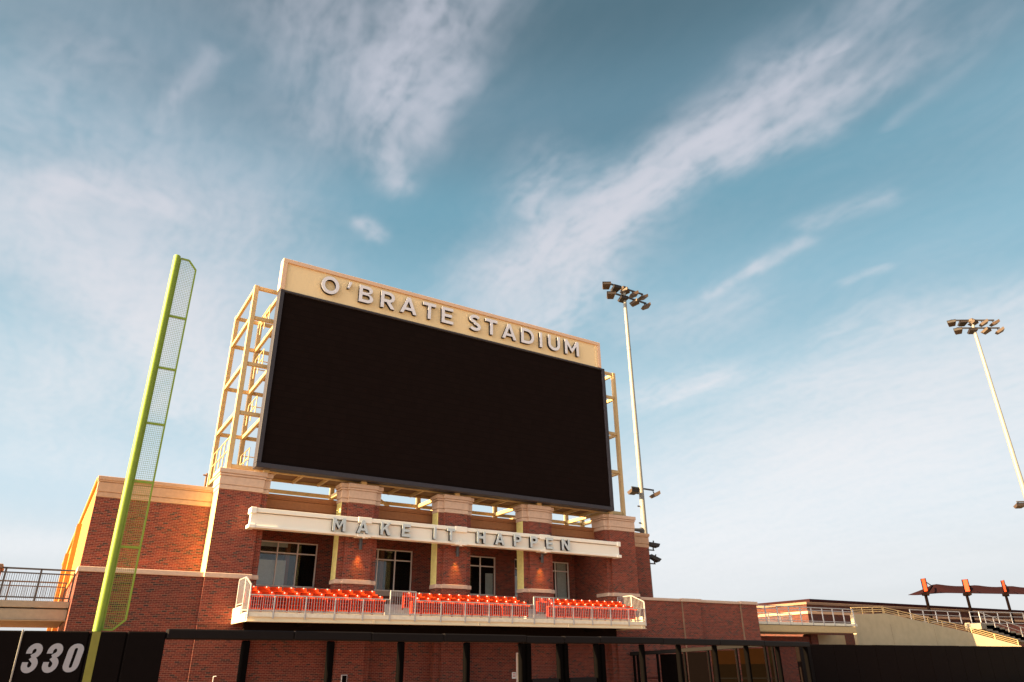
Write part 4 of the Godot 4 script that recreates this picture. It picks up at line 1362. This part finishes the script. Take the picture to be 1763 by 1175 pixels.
func side_fence() -> void:
	var w := thing("side_fence", "dark windscreen fence with brown panels between bullpen and outfield wall", "fence")
	var a := V(29.04, 0, -33.3)
	var b := V(33.0, 0, -26.8)
	var at := func(f: float) -> Vector3: return a.lerp(b, f)
	var top := func(f: float) -> float: return lerpf(2.12, 2.49, f)
	var fs := [0.012, 0.042, 0.19, 0.39, 0.56, 0.755, 0.95, 1.0]
	part("top_rail", Shape.new().bar(V(a.x - 0.05, 2.02, a.z - 0.08), V(b.x, 2.39, b.z), 0.18, 0.2, 0.02), "rail_pad", w)
	for f in fs:
		var p: Vector3 = at.call(f)
		part("post", bx(p.x - 0.055, p.x + 0.055, -0.3, top.call(f) - 0.15, p.z - 0.055, p.z + 0.055, 0.01), "black", w)
	part("lower_rail", Shape.new().bar(at.call(0.04) + V(0, 0.8, 0), at.call(0.19) + V(0, 0.8, 0), 0.04, 0.04), "black", w)
	var mm := ["mesh_dark", "mesh_dark", "tint_warm", "tint_warm", "tint_olive"]
	for i in 5:
		var p: Vector3 = at.call(fs[i + 2] + 0.02)
		var q: Vector3 = at.call(fs[i + 3] - 0.012)
		var u := (q - p).normalized()
		var t := Transform3D(Basis(u, Vector3.UP, u.cross(Vector3.UP)), p)
		var h: float = top.call(fs[i + 2]) - 0.2
		part("windscreen_panel" if i < 2 else "brown_panel", Shape.new().box(V(0, 0.05, -0.01), V(p.distance_to(q), h, 0.01), 0.0, t), mm[i], w)
		if i >= 2:
			part("panel_rail", Shape.new().box(V(0, 0.75, -0.03), V(p.distance_to(q), 0.8, 0.03), 0.0, t), "black", w)
			part("lower_panel", Shape.new().box(V(0, 0.06, 0.012), V(p.distance_to(q), 1.45, 0.02), 0.0, t), "tint_dim", w)


func small_things() -> void:
	var d := thing("door", "cream door with a diamond lattice in the brick wall behind the padded gate posts", "door", V(22.05, 0, -33.99))
	part("frame", bx(21.72, 22.95, 0, 2.12, -34.0, -33.97, 0.005), "frame", d)
	part("leaf", bx(21.80, 22.87, 0.02, 2.05, -33.97, -33.955), "lattice", d)
	for s in [1, -1]:
		for k in 26:
			var y := -0.6 + k * 0.12
			var p := [Vector2(21.83, y), Vector2(22.84, y + 1.01)] if s == 1 else [Vector2(22.84, y), Vector2(21.83, y + 1.01)]
			if p[0].y > 0.05 and p[1].y < 2.02:
				part("lattice_bar", Shape.new().bar(V(p[0].x, p[0].y, -33.95 + s * 0.004), V(p[1].x, p[1].y, -33.95 + s * 0.004), 0.02, 0.012), "frame", d)
	var n := thing("notice", "small white notice with red print on the brick wall beside the lattice door", "sign", V(21.58, 1.05, -33.99))
	part("plate", bx(21.46, 21.70, 0.90, 1.20, -34.0, -33.985, 0.004), "white", n)
	for k in 3:
		part("print", bx(21.50, 21.66, 0.98 + k * 0.07, 1.01 + k * 0.07, -33.985, -33.982), "banner", n)
	var e := thing("junction_box", "small dark electrical box with pale frame, low on the brick wall", "box", V(12.5, 1.1, -33.5))
	part("frame", bx(12.16, 12.44, 0.8, 1.24, -33.5, -33.44, 0.01), "galvanised", e)
	part("cover", bx(12.20, 12.40, 0.84, 1.20, -33.44, -33.42, 0.006), "black", e)
	var h := thing("hose_tap", "little silver hose tap on the brick pier by the fence", "tap", V(6.76, 1.2, -33.5))
	part("pipe", Shape.new().tube(V(6.76, 1.0, -33.46), V(6.76, 1.27, -33.46), 0.02, 0.02, 8), "galvanised", h)
	part("spout", Shape.new().tube(V(6.76, 1.25, -33.46), V(6.86, 1.27, -33.40), 0.025, 0.02, 8), "galvanised", h)
	var v := thing("wall_vent", "square metal vent under the balcony, above the padded gate", "vent", V(21.9, 2.9, -33.99))
	for q in [[21.66, 21.71, 2.72, 3.2], [22.29, 22.34, 2.72, 3.2], [21.71, 22.29, 2.72, 2.78], [21.71, 22.29, 3.14, 3.2]]:
		part("frame", bx(q[0], q[1], q[2], q[3], -34.0, -33.93), "galvanised", v)
	part("louvre", bx(21.71, 22.29, 2.78, 3.14, -34.0, -33.98), "black", v)
